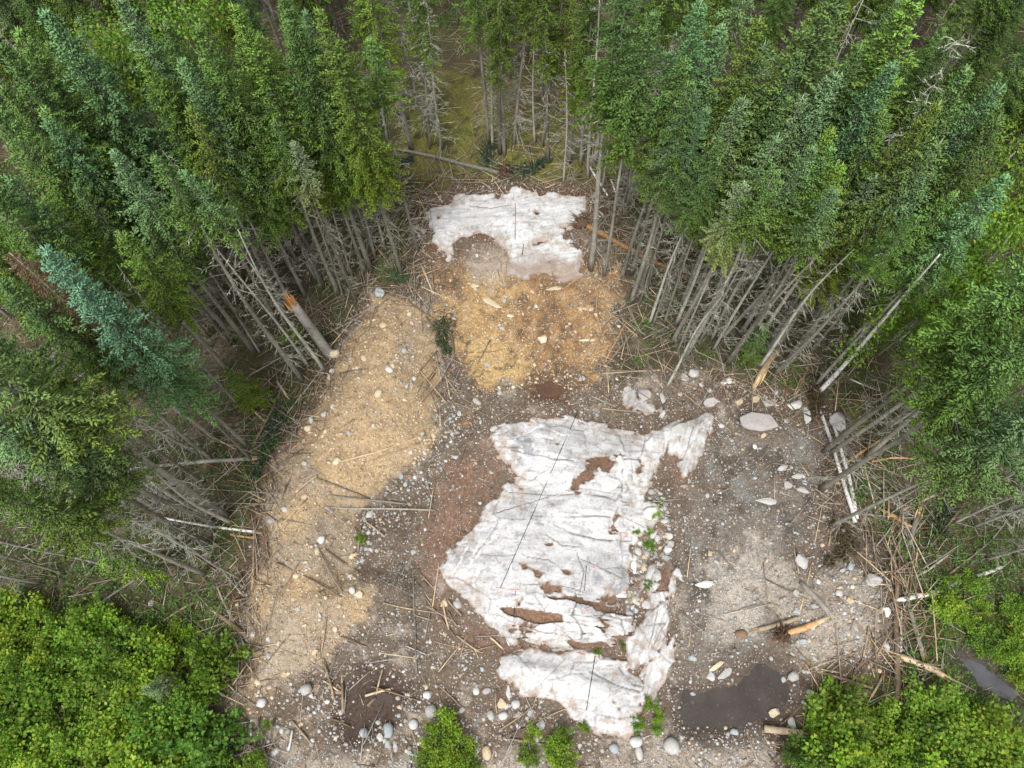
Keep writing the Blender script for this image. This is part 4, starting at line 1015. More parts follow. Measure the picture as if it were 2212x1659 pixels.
 (((548,1163),(500,1155)), .12, 'orange', 0, 0, 1, None), (((957,1303),(970,1360)), .09, 'tan', 0, 0, 0, None), (((967,1296),(997,1330)), .1, 'tan', 0, 0, 0, None), (((967,1320),(987,1353)), .09, 'brown', 0, 0, 0, None), (((987,1373),(1027,1403)), .09, 'tan', 0, 0, 2, None),
 (((737,1376),(787,1396)), .08, 'tan', 0, 0, 2, None), (((790,1503),(844,1489)), .12, 'pale', 0, 0, 0, None), (((827,1446),(813,1500)), .09, 'tan', 0, 0, 0, None), (((804,1483),(904,1513)), .07, 'brown', 0, 0, 0, None), (((795,1525),(812,1508)), .14, 'tan', 0, 0, 0, None), (((1100,1596),(1214,1613)), .09, 'tan', 0, 0, 0, 'tan stick lying in the bottom edge bush below the lower slab'),
 (((947,1480),(1000,1530)), .06, 'tan', 0, 0, 0, None), (((740,1476),(742,1540)), .14, 'brown', 0, 0, 1, 'brown upright log at the left edge of the muddy pool'), (((780,1136),(774,1192)), .09, 'brown', 0, 0, 0, None), (((797,1132),(832,1160)), .1, 'tan', 0, 0, 1, None), (((755,1490),(800,1450)), .06, 'grey', 0, 0, 0, None), (((700,1430),(720,1500)), .12, 'brown', 0, 0, 3, None), (((690,1190),(740,1280)), .08, 'brown', 0, 0, 0, None),
 (((1008,1370),(995,1420)), .05, 'tan', 0, 0, 0, None), (((1060,1378),(1085,1400)), .09, 'pale', 0, 0, 2, None), (((1090,1365),(1100,1395)), .05, 'white', 0, 0, 0, None), (((1205,1680),(1240,1600)), .07, 'grey', 0, 0, 0, None),
]
for vp, dia, c, tw, rt, bk, lab in LOGS:
    log(vp, dia, c, tw, bool(rt), bk, label=lab)
# felled or leaning stems that still carry needles or many branches
log(((900,1455),(896,1340),(892,1225)), .09, 'grey', 110, label='bare grey fallen spruce with side branches left of the main outcrop', name='fallen_spruce', noun='fallen spruce', needles=None)
log(((835,1230),(855,1235),(880,1245)), .05, 'grey', 26, label='lichen-grey branch lying left of the bare fallen spruce tip', name='fallen_branch', noun='branch')
log(((815,1248),(850,1265),(882,1282)), .05, 'grey', 26, label='lichen-grey branch lying under the bare fallen spruce tip', name='fallen_branch', noun='branch')
DG = (0.035, 0.065, 0.033)
log(((612,880),(590,950),(543,1045)), .12, 'brown', 20, label='fallen green spruce top at the left edge of the tan bank', name='fallen_spruce', noun='fallen spruce', needles=DG)
log(((845,600),(870,605),(892,602)), .08, 'brown', 10, label='small green spruce bough lying at the top of the tan bank', name='fallen_bough', noun='bough', needles=(0.06, .1, .045))
log(((1055,315),(1052,345),(1048,372)), .08, 'brown', 10, label='dark spruce bough on the moss above the upper outcrop', name='fallen_bough', noun='bough', needles=DG)
log(((1110,380),(1150,365),(1195,340)), .1, 'brown', 20, label='dark green felled spruce top behind the upper outcrop', name='fallen_spruce', noun='fallen spruce', needles=DG)
log(((820,380),(870,350),(900,345)), .1, 'brown', 20, label='dark green felled spruce top left of the mossy ground', name='fallen_spruce', noun='fallen spruce', needles=DG)
log(((1765,900),(1755,850),(1750,800)), .1, 'brown', 40, label='olive spruce top with rusty needles beside the fallen birch stems', name='fallen_spruce', noun='fallen spruce', needles=(0.07, .055, .025))
log(((1800,1130),(1840,1180),(1770,1230)), .08, 'brown', 30, label='limp olive spruce top hanging over the rubble mound', name='fallen_spruce', noun='fallen spruce', needles=(0.085, .07, .035))
log(((960,690),(955,740),(975,775)), .07, 'brown', 12, label='green spruce bough between the tan bank and orange slope', name='fallen_bough', noun='bough', needles=(0.05, .07, .03))
log(((2010,1180),(2050,1090),(2060,1030)), .1, 'grey', 40, label='dark green spruce top leaning above the log heap', name='fallen_spruce', noun='fallen spruce', needles=(0.05, .065, .03))

# more sticks where the bulldozed edge is thick with them
SZ = [(poly(.5, (590,1040),(560,1120),(500,1290),(540,1430),(600,1440),(560,1300),(610,1150),(640,1040)), 10), (poly(.5, (900,640),(950,680),(1000,800),(960,900),(930,880),(940,780)), 14), (poly(.9, (840,440),(930,400),(920,600),(800,640),(760,600)), 16),
      (poly(.9, (1260,440),(1420,420),(1430,640),(1340,800),(1330,600)), 13), (poly(.4, (1430,800),(1560,790),(1760,820),(1850,930),(1830,1010),(1560,880)), 19), (poly(.3, (1880,1090),(2010,1100),(2040,1460),(1880,1470),(1900,1300)), 56),
      (poly(.3, (640,1410),(760,1360),(760,1600),(620,1600)), 13), (poly(.2, (560,880),(640,880),(560,1050),(480,1040)), 6), (poly(.3, (900,1260),(1080,1370),(1080,1420),(900,1440)), 9), (poly(.2, (900,1480),(1230,1520),(1250,1620),(900,1620)), 9), (poly(.2, (1640,1280),(1780,1280),(1780,1460),(1700,1460)), 6), (poly(.3, (1750,960),(1900,1000),(1880,1140),(1800,1100)), 10), (poly(.4, (600,620),(780,560),(800,640),(700,760)), 13)]
for P, cnt in SZ:
    lo, hi = P.min(0), P.max(0)
    k = 0
    while k < cnt:
        x, y = rng.uniform(lo, hi)
        if sdf(P, np.array([x]), np.array([y]))[0] < 0: continue
        L = rng.uniform(.5, 2.0); a = rng.uniform(0, math.pi)
        if cnt > 40 and rng.uniform() < .55: a = rng.normal(1.5, .35); L *= 1.3
        e = np.array([[x, y], [x + L * math.cos(a), y + L * math.sin(a)]])
        if rock_sdf(e[:, 0], e[:, 1]).max() > 0.15: k += .2; continue
        v = project(e[:, 0], e[:, 1], G_height(e[:, 0], e[:, 1]))
        log([tuple(v[0]), tuple(v[1])], rng.uniform(.03, .075), random.choice(['tan', 'brown', 'grey', 'grey', 'pale', 'brown', 'tan', 'brown']), 0, False, random.choice([0, 0, 0, 1, 2]), lift=(0, 0) if cnt < 30 else (rng.uniform(0, .5), rng.uniform(0, .5)))
        k += 1
# snapped thick trunk, still standing
def snapped():
    p = g1(712, 765)
    tip = at_z(632, 655, p[2] + 3.2)
    t = empty('snapped_trunk', p)
    b = MB(); e = np.array([tip[0] - p[0], tip[1] - p[1], 3.2])
    z = np.linspace(-0.1, 1, 9)[:, None]
    tube(b, e[None] * z, np.linspace(.21, .17, 9), 12, np.array([.36, .35, .33]) * rng.uniform(.8, 1.15, (9, 1)), .05, 5)
    b.build('trunk', M_WOOD, t)
    b = MB(); m = 14
    st = e[None] + rng.normal(0, .07, (m, 3)); dd = nrm(e[None])
    spindles(b, st - dd * .3, st + (dd + rng.normal(0, .15, (m, 3))) * rng.uniform(.2, 1.0, (m, 1)), .05, np.array([.5, .24, .09]) * rng.uniform(.7, 1.3, (m, 1)), .4, 4)
    b.build('broken_end', M_WOOD, t, smooth=False)
    tag(t, 'snapped thick grey trunk with orange splintered top left of the tan bank', 'dead tree')
snapped()

# twig and chip litter
def litter():
    n = 26000
    x, y = rng.uniform(-24, 26, n), rng.uniform(-3, 34, n)
    cl = sdf(P_CLEAR, x, y); w = np.where(cl < 0, .55, .16)
    w = np.where(sdf(P_MOSS, x, y) > 0, .3, w); w = np.where(np.abs(cl) < .9, 1.0, w); w = np.where(sdf(P_BARK, x, y) > 0, .8, w); w = np.where(sdf(P_TAN, x, y) > .5, .05, w)
    w = np.where(sdf(SZ[5][0], x, y) > -.3, 1.0, w); w = np.where(rock_sdf(x, y) > -.05, 0, w); w = np.where(sdf(P_PUD, x, y) > -.1, 0, w)
    w = np.where(sdf(P_CREEK, x, y) > -.2, 0, w)
    ok = rng.uniform(0, 1, n) < w
    x, y, cl = x[ok], y[ok], cl[ok]; n = len(x)
    a = rng.uniform(0, 6.28, n); L = rng.uniform(.1, .5, n) * np.where(cl < 0, 1.9, 1)
    z = G_height(x, y); x2, y2 = x + np.cos(a) * L, y + np.sin(a) * L
    z2 = G_height(x2, y2) + np.where(cl < 0, rng.uniform(0, .3, n), rng.uniform(0, .05, n))
    pal = np.array([WC['tan'], WC['brown'], WC['grey'], WC['dark'], (.24, .11, .06), WC['pale'], (.33, .31, .27)])
    c = pal[rng.integers(0, 7, n)] * rng.uniform(.7, 1.2, (n, 1))
    b = MB()
    m = 11000; sx, sy = rng.uniform(-16, 20, m), rng.uniform(-2, 26, m); c0 = sdf(P_CLEAR, sx, sy)
    w = np.where(np.abs(c0 + .5) < 1.5, .75, 0.03); w = np.where(sdf(SZ[5][0], sx, sy) > -.2, 1.0, w); w = np.where(sdf(SZ[1][0], sx, sy) > -.1, .6, w); w = np.where(sdf(SZ[4][0], sx, sy) > 0, .5, w); w = np.where(sdf(P_TAN, sx, sy) > .8, .02, w); w = np.where(rock_sdf(sx, sy) > -.3, 0, w); w = np.where(sdf(P_PUD, sx, sy) > -.8, 0, w)
    ks = rng.uniform(0, 1, m) < w; sx, sy = sx[ks], sy[ks]; m = len(sx)
    sa, sl_ = rng.uniform(0, 6.28, m), rng.uniform(.4, 1.7, m); sx2, sy2 = sx + np.cos(sa) * sl_, sy + np.sin(sa) * sl_
    gl = rock_sdf(sx2, sy2) < 0.1; sx, sy, sx2, sy2 = sx[gl], sy[gl], sx2[gl], sy2[gl]; m = len(sx)
    sr = rng.uniform(.008, .024, m); scol = np.array([WC['tan'], WC['brown'], WC['grey'], WC['grey'], WC['dark'], WC['pale']])[rng.integers(0, 6, m)] * rng.uniform(.7, 1.2, (m, 1))
    prisms(b, np.c_[sx, sy, G_height(sx, sy) + .03 + rng.uniform(0, .15, m)], np.c_[sx2, sy2, G_height(sx2, sy2) + .03 + rng.uniform(0, .3, m)], sr, sr * .6, scol, 4, True)
    prisms(b, np.c_[x, y, z + .02], np.c_[x2, y2, z2 + .02], rng.uniform(.006, .018, n), rng.uniform(.004, .012, n), c, 3)
    tag(b.build('twig_litter', M_WOOD), 'fine twigs and wood chips strewn over the ground', 'litter', kind='stuff')
litter()

# ------------------------------------------------------------------ trees
def trunk_curve(H, seed, wob=.12):
    rr = np.random.default_rng(seed)
    z = np.linspace(-.15, H, 15)
    ph = rr.uniform(0, 6.28, 4)
    x = wob * np.sin(z * .45 + ph[0]) * (z / H) ; y = wob * np.sin(z * .38 + ph[1]) * (z / H)
    return np.c_[x - x[0], y - y[0], z]
def on_trunk(p, z):
    return np.c_[np.interp(z, p[:, 2], p[:, 0]), np.interp(z, p[:, 2], p[:, 1]), z]
def dead_branches(b, tr, z0, z1, n, L, col, lichen, droop=-.25):
    z = rng.uniform(z0, z1, n); az = rng.uniform(0, 6.28, n)
    base = on_trunk(tr, z)
    d = nrm(np.c_[np.cos(az), np.sin(az), rng.uniform(-.3, .35, n) + droop * .4])
    ln = (L * rng.uniform(.35, 1.15, n))[:, None]
    m1 = base + d * ln * .45; d2 = nrm(d + np.array([[0, 0, droop]]) + rng.normal(0, .12, (n, 3)))
    m2 = m1 + d2 * ln * .35; d3 = nrm(d2 + np.array([[0, 0, -droop * .9]]) + rng.normal(0, .2, (n, 3))); e = m2 + d3 * ln * .3
    c = np.asarray(col) * rng.uniform(.7, 1.25, (n, 1))
    prisms(b, base, m1, .014, .010, c, 3); prisms(b, m1, m2, .010, .007, c, 3); prisms(b, m2, e, .007, .003, c, 3)
    for s in range(5):
        f = rng.uniform(.25, 1, (n, 1)); q0 = np.where(f < .5, base + (m1 - base) * f / .5, m1 + (m2 - m1) * (f - .5) / .5)
        q1 = q0 + nrm(d2 + rng.normal(0, .65, (n, 3))) * ln * rng.uniform(.15, .45, (n, 1))
        li = rng.uniform(0, 1, n) < lichen
        spindles(b, q0, q1, np.where(li, .014, .006), np.where(li[:, None], np.array([[.33, .36, .28]]), c))
BARKC = np.array([.20, .192, .165])
DEADC = np.array([.26, .255, .225])
def spruce(seed, H, zb, Rm, ndead, full=1.0, lichen=.35):
    rr = np.random.default_rng(seed)
    tr = trunk_curve(H, seed)
    t = empty('spruce_tree')
    b = MB()
    tube(b, tr, np.linspace(.085, .010, len(tr)) * (H / 12) ** .6, 7, BARKC * rr.uniform(.75, 1.3, (len(tr), 1)) , .06, seed)
    b.build('trunk', M_BARK, t)
    b = MB(); bb = MB()
    z = zb; lobes = rr.uniform(0, 6.28, 3)
    P0, P1, RR, CC = [], [], [], []
    while z < H - .12:
        rel = (H - z) / (H - zb)
        r = Rm * (.25 * rel ** .5 + .85 * rel) * (1 - .4 * max(0, (rel - .72) / .28)) + .06
        nb = int(rr.integers(5, 8))
        for k in range(nb):
            if rr.uniform() > .93 * full: continue
            az = 6.283 * k / nb + rr.uniform(-.4, .4)
            L = r * rr.uniform(.72, 1.12) * (1 + .18 * math.sin(2 * az + lobes[0] + z * 1.3) + .12 * math.sin(3 * az + lobes[1] - z * 2.1))
            el = R(50) * (1 - min(1, rel * 2.2)) + R(-12) * min(1, rel * 1.4) + rr.normal(0, .12)
            d = np.array([math.cos(az) * math.cos(el), math.sin(az) * math.cos(el), math.sin(el)])
            side = np.array([-math.sin(az), math.cos(az), 0])
            base = on_trunk(tr, np.array([z]))[0]
            n = max(3, int(L / .066))
            f = np.linspace(.06, 1, n) + rr.uniform(-.02, .02, n)
            pos = base + d * (L * f)[:, None]; pos[:, 2] += -.16 * L * f ** 2 + .14 * L * f ** 3
            shade = rr.uniform(.15, .85)
            for s in (-1, 1, 0):
                dd = nrm(d[None] * .75 + side[None] * (s * rr.uniform(.5, 1.0, n))[:, None] + np.array([[0, 0, 1.]]) * rr.uniform(-.2, .6 if s else .9, n)[:, None] + rr.normal(0, .32, (n, 3)))
                ll = (.105 + .12 * (1.1 - f) * min(1, L)) * rr.uniform(.7, 1.4, n)
                P0.append(pos); P1.append(pos + dd * ll[:, None]); RR.append(rr.uniform(.019, .029, n))
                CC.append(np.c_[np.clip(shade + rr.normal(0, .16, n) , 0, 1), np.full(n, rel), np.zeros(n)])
            prisms(bb, base[None], (base + d * L * .8 + np.array([0, 0, -.06 * L]))[None], .012, .004, DEADC * .8, 3)
        z += rr.uniform(.14, .23) * (1.0 if rel > .25 else .75)
    # leader
    P0.append(np.array([[tr[-1, 0], tr[-1, 1], H - .3]])); P1.append(np.array([[tr[-1, 0], tr[-1, 1], H + .12]])); RR.append(np.array([.025])); CC.append(np.array([[.9, 0, 0]]))
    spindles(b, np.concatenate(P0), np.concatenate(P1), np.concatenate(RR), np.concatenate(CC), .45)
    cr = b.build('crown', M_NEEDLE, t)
    dead_branches(bb, tr, .9, zb + 1.2, ndead, .75, DEADC, lichen)
    bb.build('branches', M_WOOD, t)
    return t
def snag(seed, H, n, col, lichen, needles=None, L=1.0):
    t = empty('dead_spruce'); tr = trunk_curve(H, seed, .2)
    b = MB(); tube(b, tr, np.linspace(.075, .012, len(tr)) * (H / 11) ** .5, 7, np.array([.29, .285, .25]) * rng.uniform(.75, 1.25, (len(tr), 1)), .06, seed); b.build('trunk', M_BARK, t)
    b = MB()
    for k in range(6):
        a, c_ = 1.0 + k * (H - 1.2) / 6, 1.0 + (k + 1) * (H - 1.2) / 6
        dead_branches(b, tr, a, c_, n // 6, L * (1.1 - .13 * k), col, lichen, -.35)
    b.build('branches', M_WOOD, t)
    if needles:
        b = MB(); m = 3600; z = H - (H * .62) * rng.uniform(0, 1, m) ** .8
        r = .95 * ((H - z) / (H * .62)) ** .7 * rng.uniform(.3, 1.1, m) + .05; az = rng.uniform(0, 6.28, m)
        p0 = on_trunk(tr, z) + np.c_[np.cos(az) * r, np.sin(az) * r, -.2 * r]
        d = nrm(np.c_[np.cos(az), np.sin(az), rng.uniform(-.6, .3, m)] + rng.normal(0, .4, (m, 3)))
        spindles(b, p0, p0 + d * rng.uniform(.1, .24, (m, 1)), .014, np.c_[rng.uniform(0, 1, m), np.zeros(m), np.zeros(m)])
        o = b.build('crown', M_NEEDLE, t); o.color = (*needles, 1)
    return t
def broadleaf(seed, H, Rm, nl, birch=True, zlow=.4, leaf=.10):
    t = empty('broadleaf_tree'); tr = trunk_curve(H, seed, .3)
    b = MB(); tube(b, tr, np.linspace(.09, .02, len(tr)), 7, (.5, .49, .46) if birch else (.2, .18, .15), .05, seed); b.build('trunk', M_BIRCH if birch else M_BARK, t)
    nc = 34; f = rng.uniform(zlow, 1, nc); az = rng.uniform(0, 6.28, nc)
    r = Rm * np.sqrt(np.clip(1 - ((f - .68) / .36) ** 2, .05, 1)) * rng.uniform(.35, 1, nc)
    base = on_trunk(tr, np.maximum(.2, f * .8) * H); cen = np.c_[np.cos(az) * r, np.sin(az) * r, f * H] + np.c_[base[:, :2], np.zeros(nc)]
    b = MB(); prisms(b, base, cen, .025, .006, (.3, .28, .25), 4); b.build('limbs', M_BARK, t)
    k = rng.integers(0, nc, nl); u = rng.normal(size=(nl, 3)); u = nrm(u) * rng.uniform(.2, 1, (nl, 1)) ** .5
    p = cen[k] + u * np.array([[.75, .75, .45]]) * rng.uniform(.6, 1.1, nc)[k][:, None]
    d = nrm(u + rng.normal(0, .5, (nl, 3)) + np.array([[0, 0, -.3]])); nn = nrm(np.array([[0, 0, 1.]]) + rng.normal(0, .5, (nl, 3)))
    b = MB(); s = leaf * rng.uniform(.7, 1.3, nl)
    leaves(b, p, d, nn, s, s * .34, np.c_[np.clip(rng.uniform(0, .9, nc)[k] * .65 + rng.uniform(0, .4, nl), 0, 1), rng.uniform(0, 1, nl) ** 2.5, np.zeros(nl)])
    b.build('crown', M_LEAF, t)
    return t
def bush(seed, r, h, nl, leaf=.092):
    t = empty('leafy_bush')
    ns = 16; az = rng.uniform(0, 6.28, ns); rr = r * np.sqrt(rng.uniform(.02, 1, ns)); hh = h * np.sqrt(np.clip(1 - .7 * (rr / r) ** 2, .1, 1)) * rng.uniform(.35, 1.2, ns)
    end = np.c_[np.cos(az) * rr, np.sin(az) * rr, hh]; st = end * np.array([[.25, .25, 0]]) + np.array([[0, 0, -.05]])
    mid = (st + end) / 2 + np.array([[0, 0, .15 * h]])
    b = MB(); prisms(b, st, mid, .016, .011, (.16, .12, .08), 4); prisms(b, mid, end, .011, .004, (.16, .12, .08), 4); b.build('stems', M_BARK, t)
    k = rng.integers(0, ns, nl); f = rng.uniform(.25, 1.05, (nl, 1))
    ax = np.where(f < .5, st[k] + (mid - st)[k] * f * 2, mid[k] + (end - mid)[k] * (f - .5) * 2)
    u = nrm(rng.normal(size=(nl, 3))) * rng.uniform(.05, .32, (nl, 1)) * r
    p = ax + u * np.array([[1, 1, .6]]); p[:, 2] = np.maximum(p[:, 2], .05)
    d = nrm(u / r + rng.normal(0, .25, (nl, 3)) + np.c_[end[k, :2] * .2, np.zeros(nl)]); nn = nrm(np.array([[0, 0, 1.]]) + rng.normal(0, .45, (nl, 3)))
    b = MB(); s = leaf * rng.uniform(.5, 1.5, nl)
    leaves(b, p, d, nn, s, s * .38, np.c_[np.clip(rng.uniform(0, .8, ns)[k] * .7 + rng.uniform(0, .5, nl), 0, 1), rng.uniform(0, 1, nl) ** 2, np.zeros(nl)])
    b.build('foliage', M_LEAF, t)
    return t

PROTO = {'S': [spruce(10 + i, 12.5, 4.6 + .5 * (i % 3), 1.08 + .07 * (i % 4), 40) for i in range(5)],
         'E': [spruce(20 + i, 12.5, 7.3 + .5 * (i % 3), .98 + .06 * (i % 4), 38) for i in range(5)],
         'C': [spruce(40 + i, 12.5, 4.2 + .6 * (i % 3), .76 + .06 * (i % 3), 60, .66, .45) for i in range(4)],
         'M': [spruce(30 + i, 12.5, 9.0 + .4 * (i % 3), .66 + .06 * (i % 3), 52, .8, .4) for i in range(5)],
         'Y': [spruce(50 + i, 4.0, .5, .75, 12, 1.0, .1) for i in range(2)],
         'D': [snag(70 + i, 11, 108, (.30, .29, .26), .5) for i in range(3)],
         'P': [snag(80 + i, 9, 42, (.28, .26, .235), .25, None, .6) for i in range(3)],
         'R': [snag(90, 12, 120, (.22, .15, .12), .2, (.2, .115, .075))],
         'B': [broadleaf(95 + i, 8, 1.7, 5200, i == 0) for i in range(2)],
         'K': [bush(60 + i, .8 + .1 * i, 1.2 + .15 * (i % 3), 1300 + 150 * i, .075 + .012 * i) for i in range(5)]}
HN = {'S': 12.5, 'E': 12.5, 'C': 12.5, 'M': 12.5, 'Y': 4.0, 'D': 11, 'P': 9, 'R': 12, 'B': 8, 'K': 1.3}
used = set()
NC = {'b': (0.126, 0.216, 0.084), 'B': (0.15, 0.265, 0.16), 'g': (0.116, 0.20, 0.048), 'm': (0.098, 0.168, 0.044), 'y': (0.135, 0.21, 0.036), 'p': (0.17, 0.22, 0.10)}
LC = {'l': (0.125, 0.22, 0.02), 'L': (0.088, 0.17, 0.018), 'd': (0.06, 0.125, 0.018)}
CN = {'b': 'blue-green', 'B': 'bright blue', 'g': 'green', 'm': 'dark green', 'y': 'yellow-green', 'p': 'pale thin', 'l': 'light green', 'L': 'green', 'd': 'deep green'}
TREES = []
def zone(v):
    x, y = min(max(v[0], 0), 2212), min(max(v[1], 0), 1659)
    row = 'at top edge' if y < 170 else ('in upper part' if y < 430 else ('at mid height' if y < 900 else 'in lower part'))
    colw = 'far left' if x < 260 else ('left' if x < 560 else ('left of centre' if x < 900 else ('centre' if x < 1330 else ('right of centre' if x < 1650 else ('right' if x < 1940 else 'far right')))))
    return f'{row}, {colw}'
def plant(kind, x, y, h, colour='g', w=1.0, lean=0.03, label=None):
    k = len(TREES) % len(PROTO[kind])
    src = PROTO[kind][k]
    if (kind, k) in used: t = dup(src)
    else: used.add((kind, k)); t = src
    s = h / HN[kind]
    zb = gz(x, y)
    t.location = (x, y, zb)
    t.scale = (s ** .5 * w, s ** .5 * w, s) if kind not in 'KBY' else (s * w, s * w, s)
    t.rotation_euler = (rng.normal(0, lean), rng.normal(0, lean), rng.uniform(0, 6.28))
    jit = rng.uniform(.93, 1.08, 3) * rng.uniform(.8, 1.2)
    kt = rng.uniform(.65, 1.3)
    for c in t.children:
        if c.name.split('.')[0] == 'trunk': c.scale = (kt, kt, 1)
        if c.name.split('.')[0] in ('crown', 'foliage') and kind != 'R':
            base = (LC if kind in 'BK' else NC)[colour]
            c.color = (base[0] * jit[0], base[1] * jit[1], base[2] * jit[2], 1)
    TREES.append((x, y))
    v = project(x, y, zb + h * .75); v0 = project(x, y, zb)
    if not in_view(v[None])[0]: v = (v + v0) / 2
    if not in_view(v[None])[0]: v = v0
    cat, grp, txt = {'S': ('spruce', 'spruces of the surrounding forest', f'{CN[colour]} full-crowned spruce'), 'E': ('spruce', 'spruces of the surrounding forest', f'{CN[colour]} dense-topped spruce'), 'C': ('spruce', 'spruces of the surrounding forest', f'tall narrow {CN[colour]} spruce with thin crown'),
        'M': ('spruce', 'spruces of the surrounding forest', f'slender bare-trunked {CN[colour]} spruce'),
        'Y': ('spruce', 'young spruces', f'small young {CN[colour]} spruce'), 'D': ('dead tree', 'dead spruces standing in the forest', 'branchy lichen-grey dead spruce'), 'P': ('dead tree', 'dead spruces standing in the forest', 'thin bare dead spruce pole'),
        'R': ('dead tree', None, 'rust-brown dead spruce'), 'B': ('broadleaf tree', 'broadleaf trees among the spruces', f'{CN[colour]} broadleaf tree'), 'K': ('bush', 'leafy bushes around the clearing', f'{CN[colour]} leafy bush')}[kind]
    if label: tag(t, label, cat, grp)
    else: reg(t, f'{txt} {zone(v)}', cat, grp, v[0])
    return t
def by_tip(vx, vy, h, *a, **k):
    p = at_z(vx, vy, h + .5)
    z = gz(p[0], p[1]); p = at_z(vx, vy, h + z)
    return p
TIPS = [(123,3,13.5,'S','b',1.2),(250,8,13,'S','b',1.1),(48,72,13,'S','g',1.05),(38,170,12.5,'S','g',.95),(297,105,12,'S','y',.9),(383,115,12.3,'S','b',1.0),(423,33,13,'S','g',1.05),(3,245,13,'S','g',1.1),(117,275,12.3,'S','b',.95),(80,295,11.5,'S','g',.85),
 (197,298,12.3,'S','b',1.05),(643,42,11.5,'S','b',.85),(727,78,11,'S','y',1.1),(0,105,13.5,'S','g',1.1),(505,-5,13,'S','y',1.1),(627,302,9.5,'M','p',1.0),(223,507,11,'S','y',.95),(103,88,11,'S','g',.85),(350,55,12.5,'S','m',1),(700,-20,13,'S','y',1),(590,-30,13,'S','m',1.1),
 (800,85,10.5,'M','g',1.2),(-60,770,13.5,'S','g',1.35),(10,640,12,'S','m',1.1),(545,60,12,'S','y',.9),(470,100,11.5,'S','g',.9),(320,200,11,'S','m',.9),(180,160,11.5,'S','m',.9),(560,250,10,'M','g',1.1),(330,430,9.5,'S','m',.85),(160,420,11,'S','m',.9),(440,330,9.5,'M','m',1.0),(-30,400,12.5,'S','m',1),(-40,930,12,'S','b',1.2),(-30,1050,11.5,'S','g',1.1),(60,900,11,'S','b',1.1),
 (1565,93,12.3,'S','b',1.0),(1668,67,12.3,'S','b',1.0),(1495,180,11.5,'S','b',.95),(1550,313,10.5,'S','b',.85),(1586,307,10.5,'S','g',.85),(1738,143,12.3,'S','b',.95),(1796,157,12.3,'S','b',1.0),(1771,277,11.5,'S','y',.9),(1730,303,11.5,'S','b',.95),(1951,135,13,'S','b',1.15),(1858,337,11.2,'S','y',.9),
 (1995,273,12.5,'S','m',1.05),(2058,230,13,'S','y',.95),(2168,183,13.3,'S','b',1.1),(2195,370,12.5,'S','b',1.1),(2025,367,11.5,'S','b',1),(1628,400,10.3,'S','p',.9),(1648,30,13,'S','y',1),(1810,-30,14,'S','m',1.5),(1985,-30,14,'S','y',1.5),(1525,-20,13,'S','b',1),(2185,243,12.8,'S','m',1.1),
 (1463,108,11.5,'S','g',.95),(1510,230,11,'S','b',.85),(1690,200,11.5,'S','m',.95),(1860,110,12.5,'S','m',1.1),(1640,250,10.5,'M','m',1.1),(1920,260,11.8,'S','g',1),(2110,110,13.5,'S','m',1.2),(2290,560,13,'S','g',1.35),(2260,720,12.5,'S','g',1.3),(2220,640,11.5,'S','y',1.1),(2290,860,12,'S','b',1.2),(1380,-40,13,'S','m',1.2),(1420,20,12.5,'S','m',1.1),(1820,420,9.5,'M','y',1),(1700,430,9,'M','m',1)]
for vx, vy, h, k, c, w in TIPS:
    if k == 'S' and (vy > 240 or vx < 0 or 1340 < vx < 1720): k = 'E'
    p = by_tip(vx, vy, h)
    plant(k, p[0], p[1], h, c, w, .018)
p = by_tip(77, 535, 13.2); plant('S', p[0], p[1], 13.2, 'B', .98, .0, 'bright blue-green dense spruce pointing at the left edge beside the rust-brown one')
p = by_tip(2, 552, 12.6); plant('R', p[0], p[1], 12.6, 'g', .72, .0, 'rust-brown dead spruce at the left edge, left of the bright blue-green spruce')
p = by_tip(495, 795, 3.4); plant('Y', p[0], p[1], 3.4, 'y', 1.15, .02, 'small yellow-green young spruce left of the tan bank')
p = by_tip(150, 1160, 6.0); plant('Y', p[0], p[1], 6.0, 'y', .7, .02, 'yellow-green young spruce above the lower left bushes')
p = by_tip(310, 1480, 2.6); plant('Y', p[0], p[1], 2.6, 'p', 1.1, .02, 'grey-green young spruce among the lower left bushes')
p = by_tip(1660, 700, 3.2); plant('Y', p[0], p[1], 3.0, 'm', 1.1, .02, 'olive young spruce at the right forest edge above the yellow splintered stem')
p = by_tip(2085, 70, 12.0); plant('D', p[0], p[1], 12.0, 'g', 1.25, .02); p = by_tip(1905, 0, 12.5); plant('D', p[0], p[1], 12.5, 'g', 1.2, .02)
for vx, vy, h, c in ((190, 60, 9.5, 'L'), (270, 40, 9.0, 'L'), (60, 450, 9, 'L'), (-10, 430, 9, 'd'), (2110, 440, 8, 'l'), (2200, 470, 8, 'L'), (2090, 700, 6.5, 'L'), (2000, 560, 6, 'L'), (40, 490, 7, 'L'), (110, 440, 7.5, 'L'), (160, 500, 6.5, 'd'), (20, 570, 6, 'L'), (1990, 470, 7.5, 'L'), (2150, 540, 6.5, 'l'), (2060, 610, 5.5, 'L'), (2195, 620, 6, 'L'), (2185, 770, 5, 'L'), (2110, 830, 4.5, 'd'), (350, 30, 9, 'L'), (130, 130, 9, 'd'), (2200, 330, 8.5, 'L'), (1960, 650, 4, 'l')):
    p = by_tip(vx, vy, h); plant('B', p[0], p[1], h, c, 1.0 if h > 7 else .85)
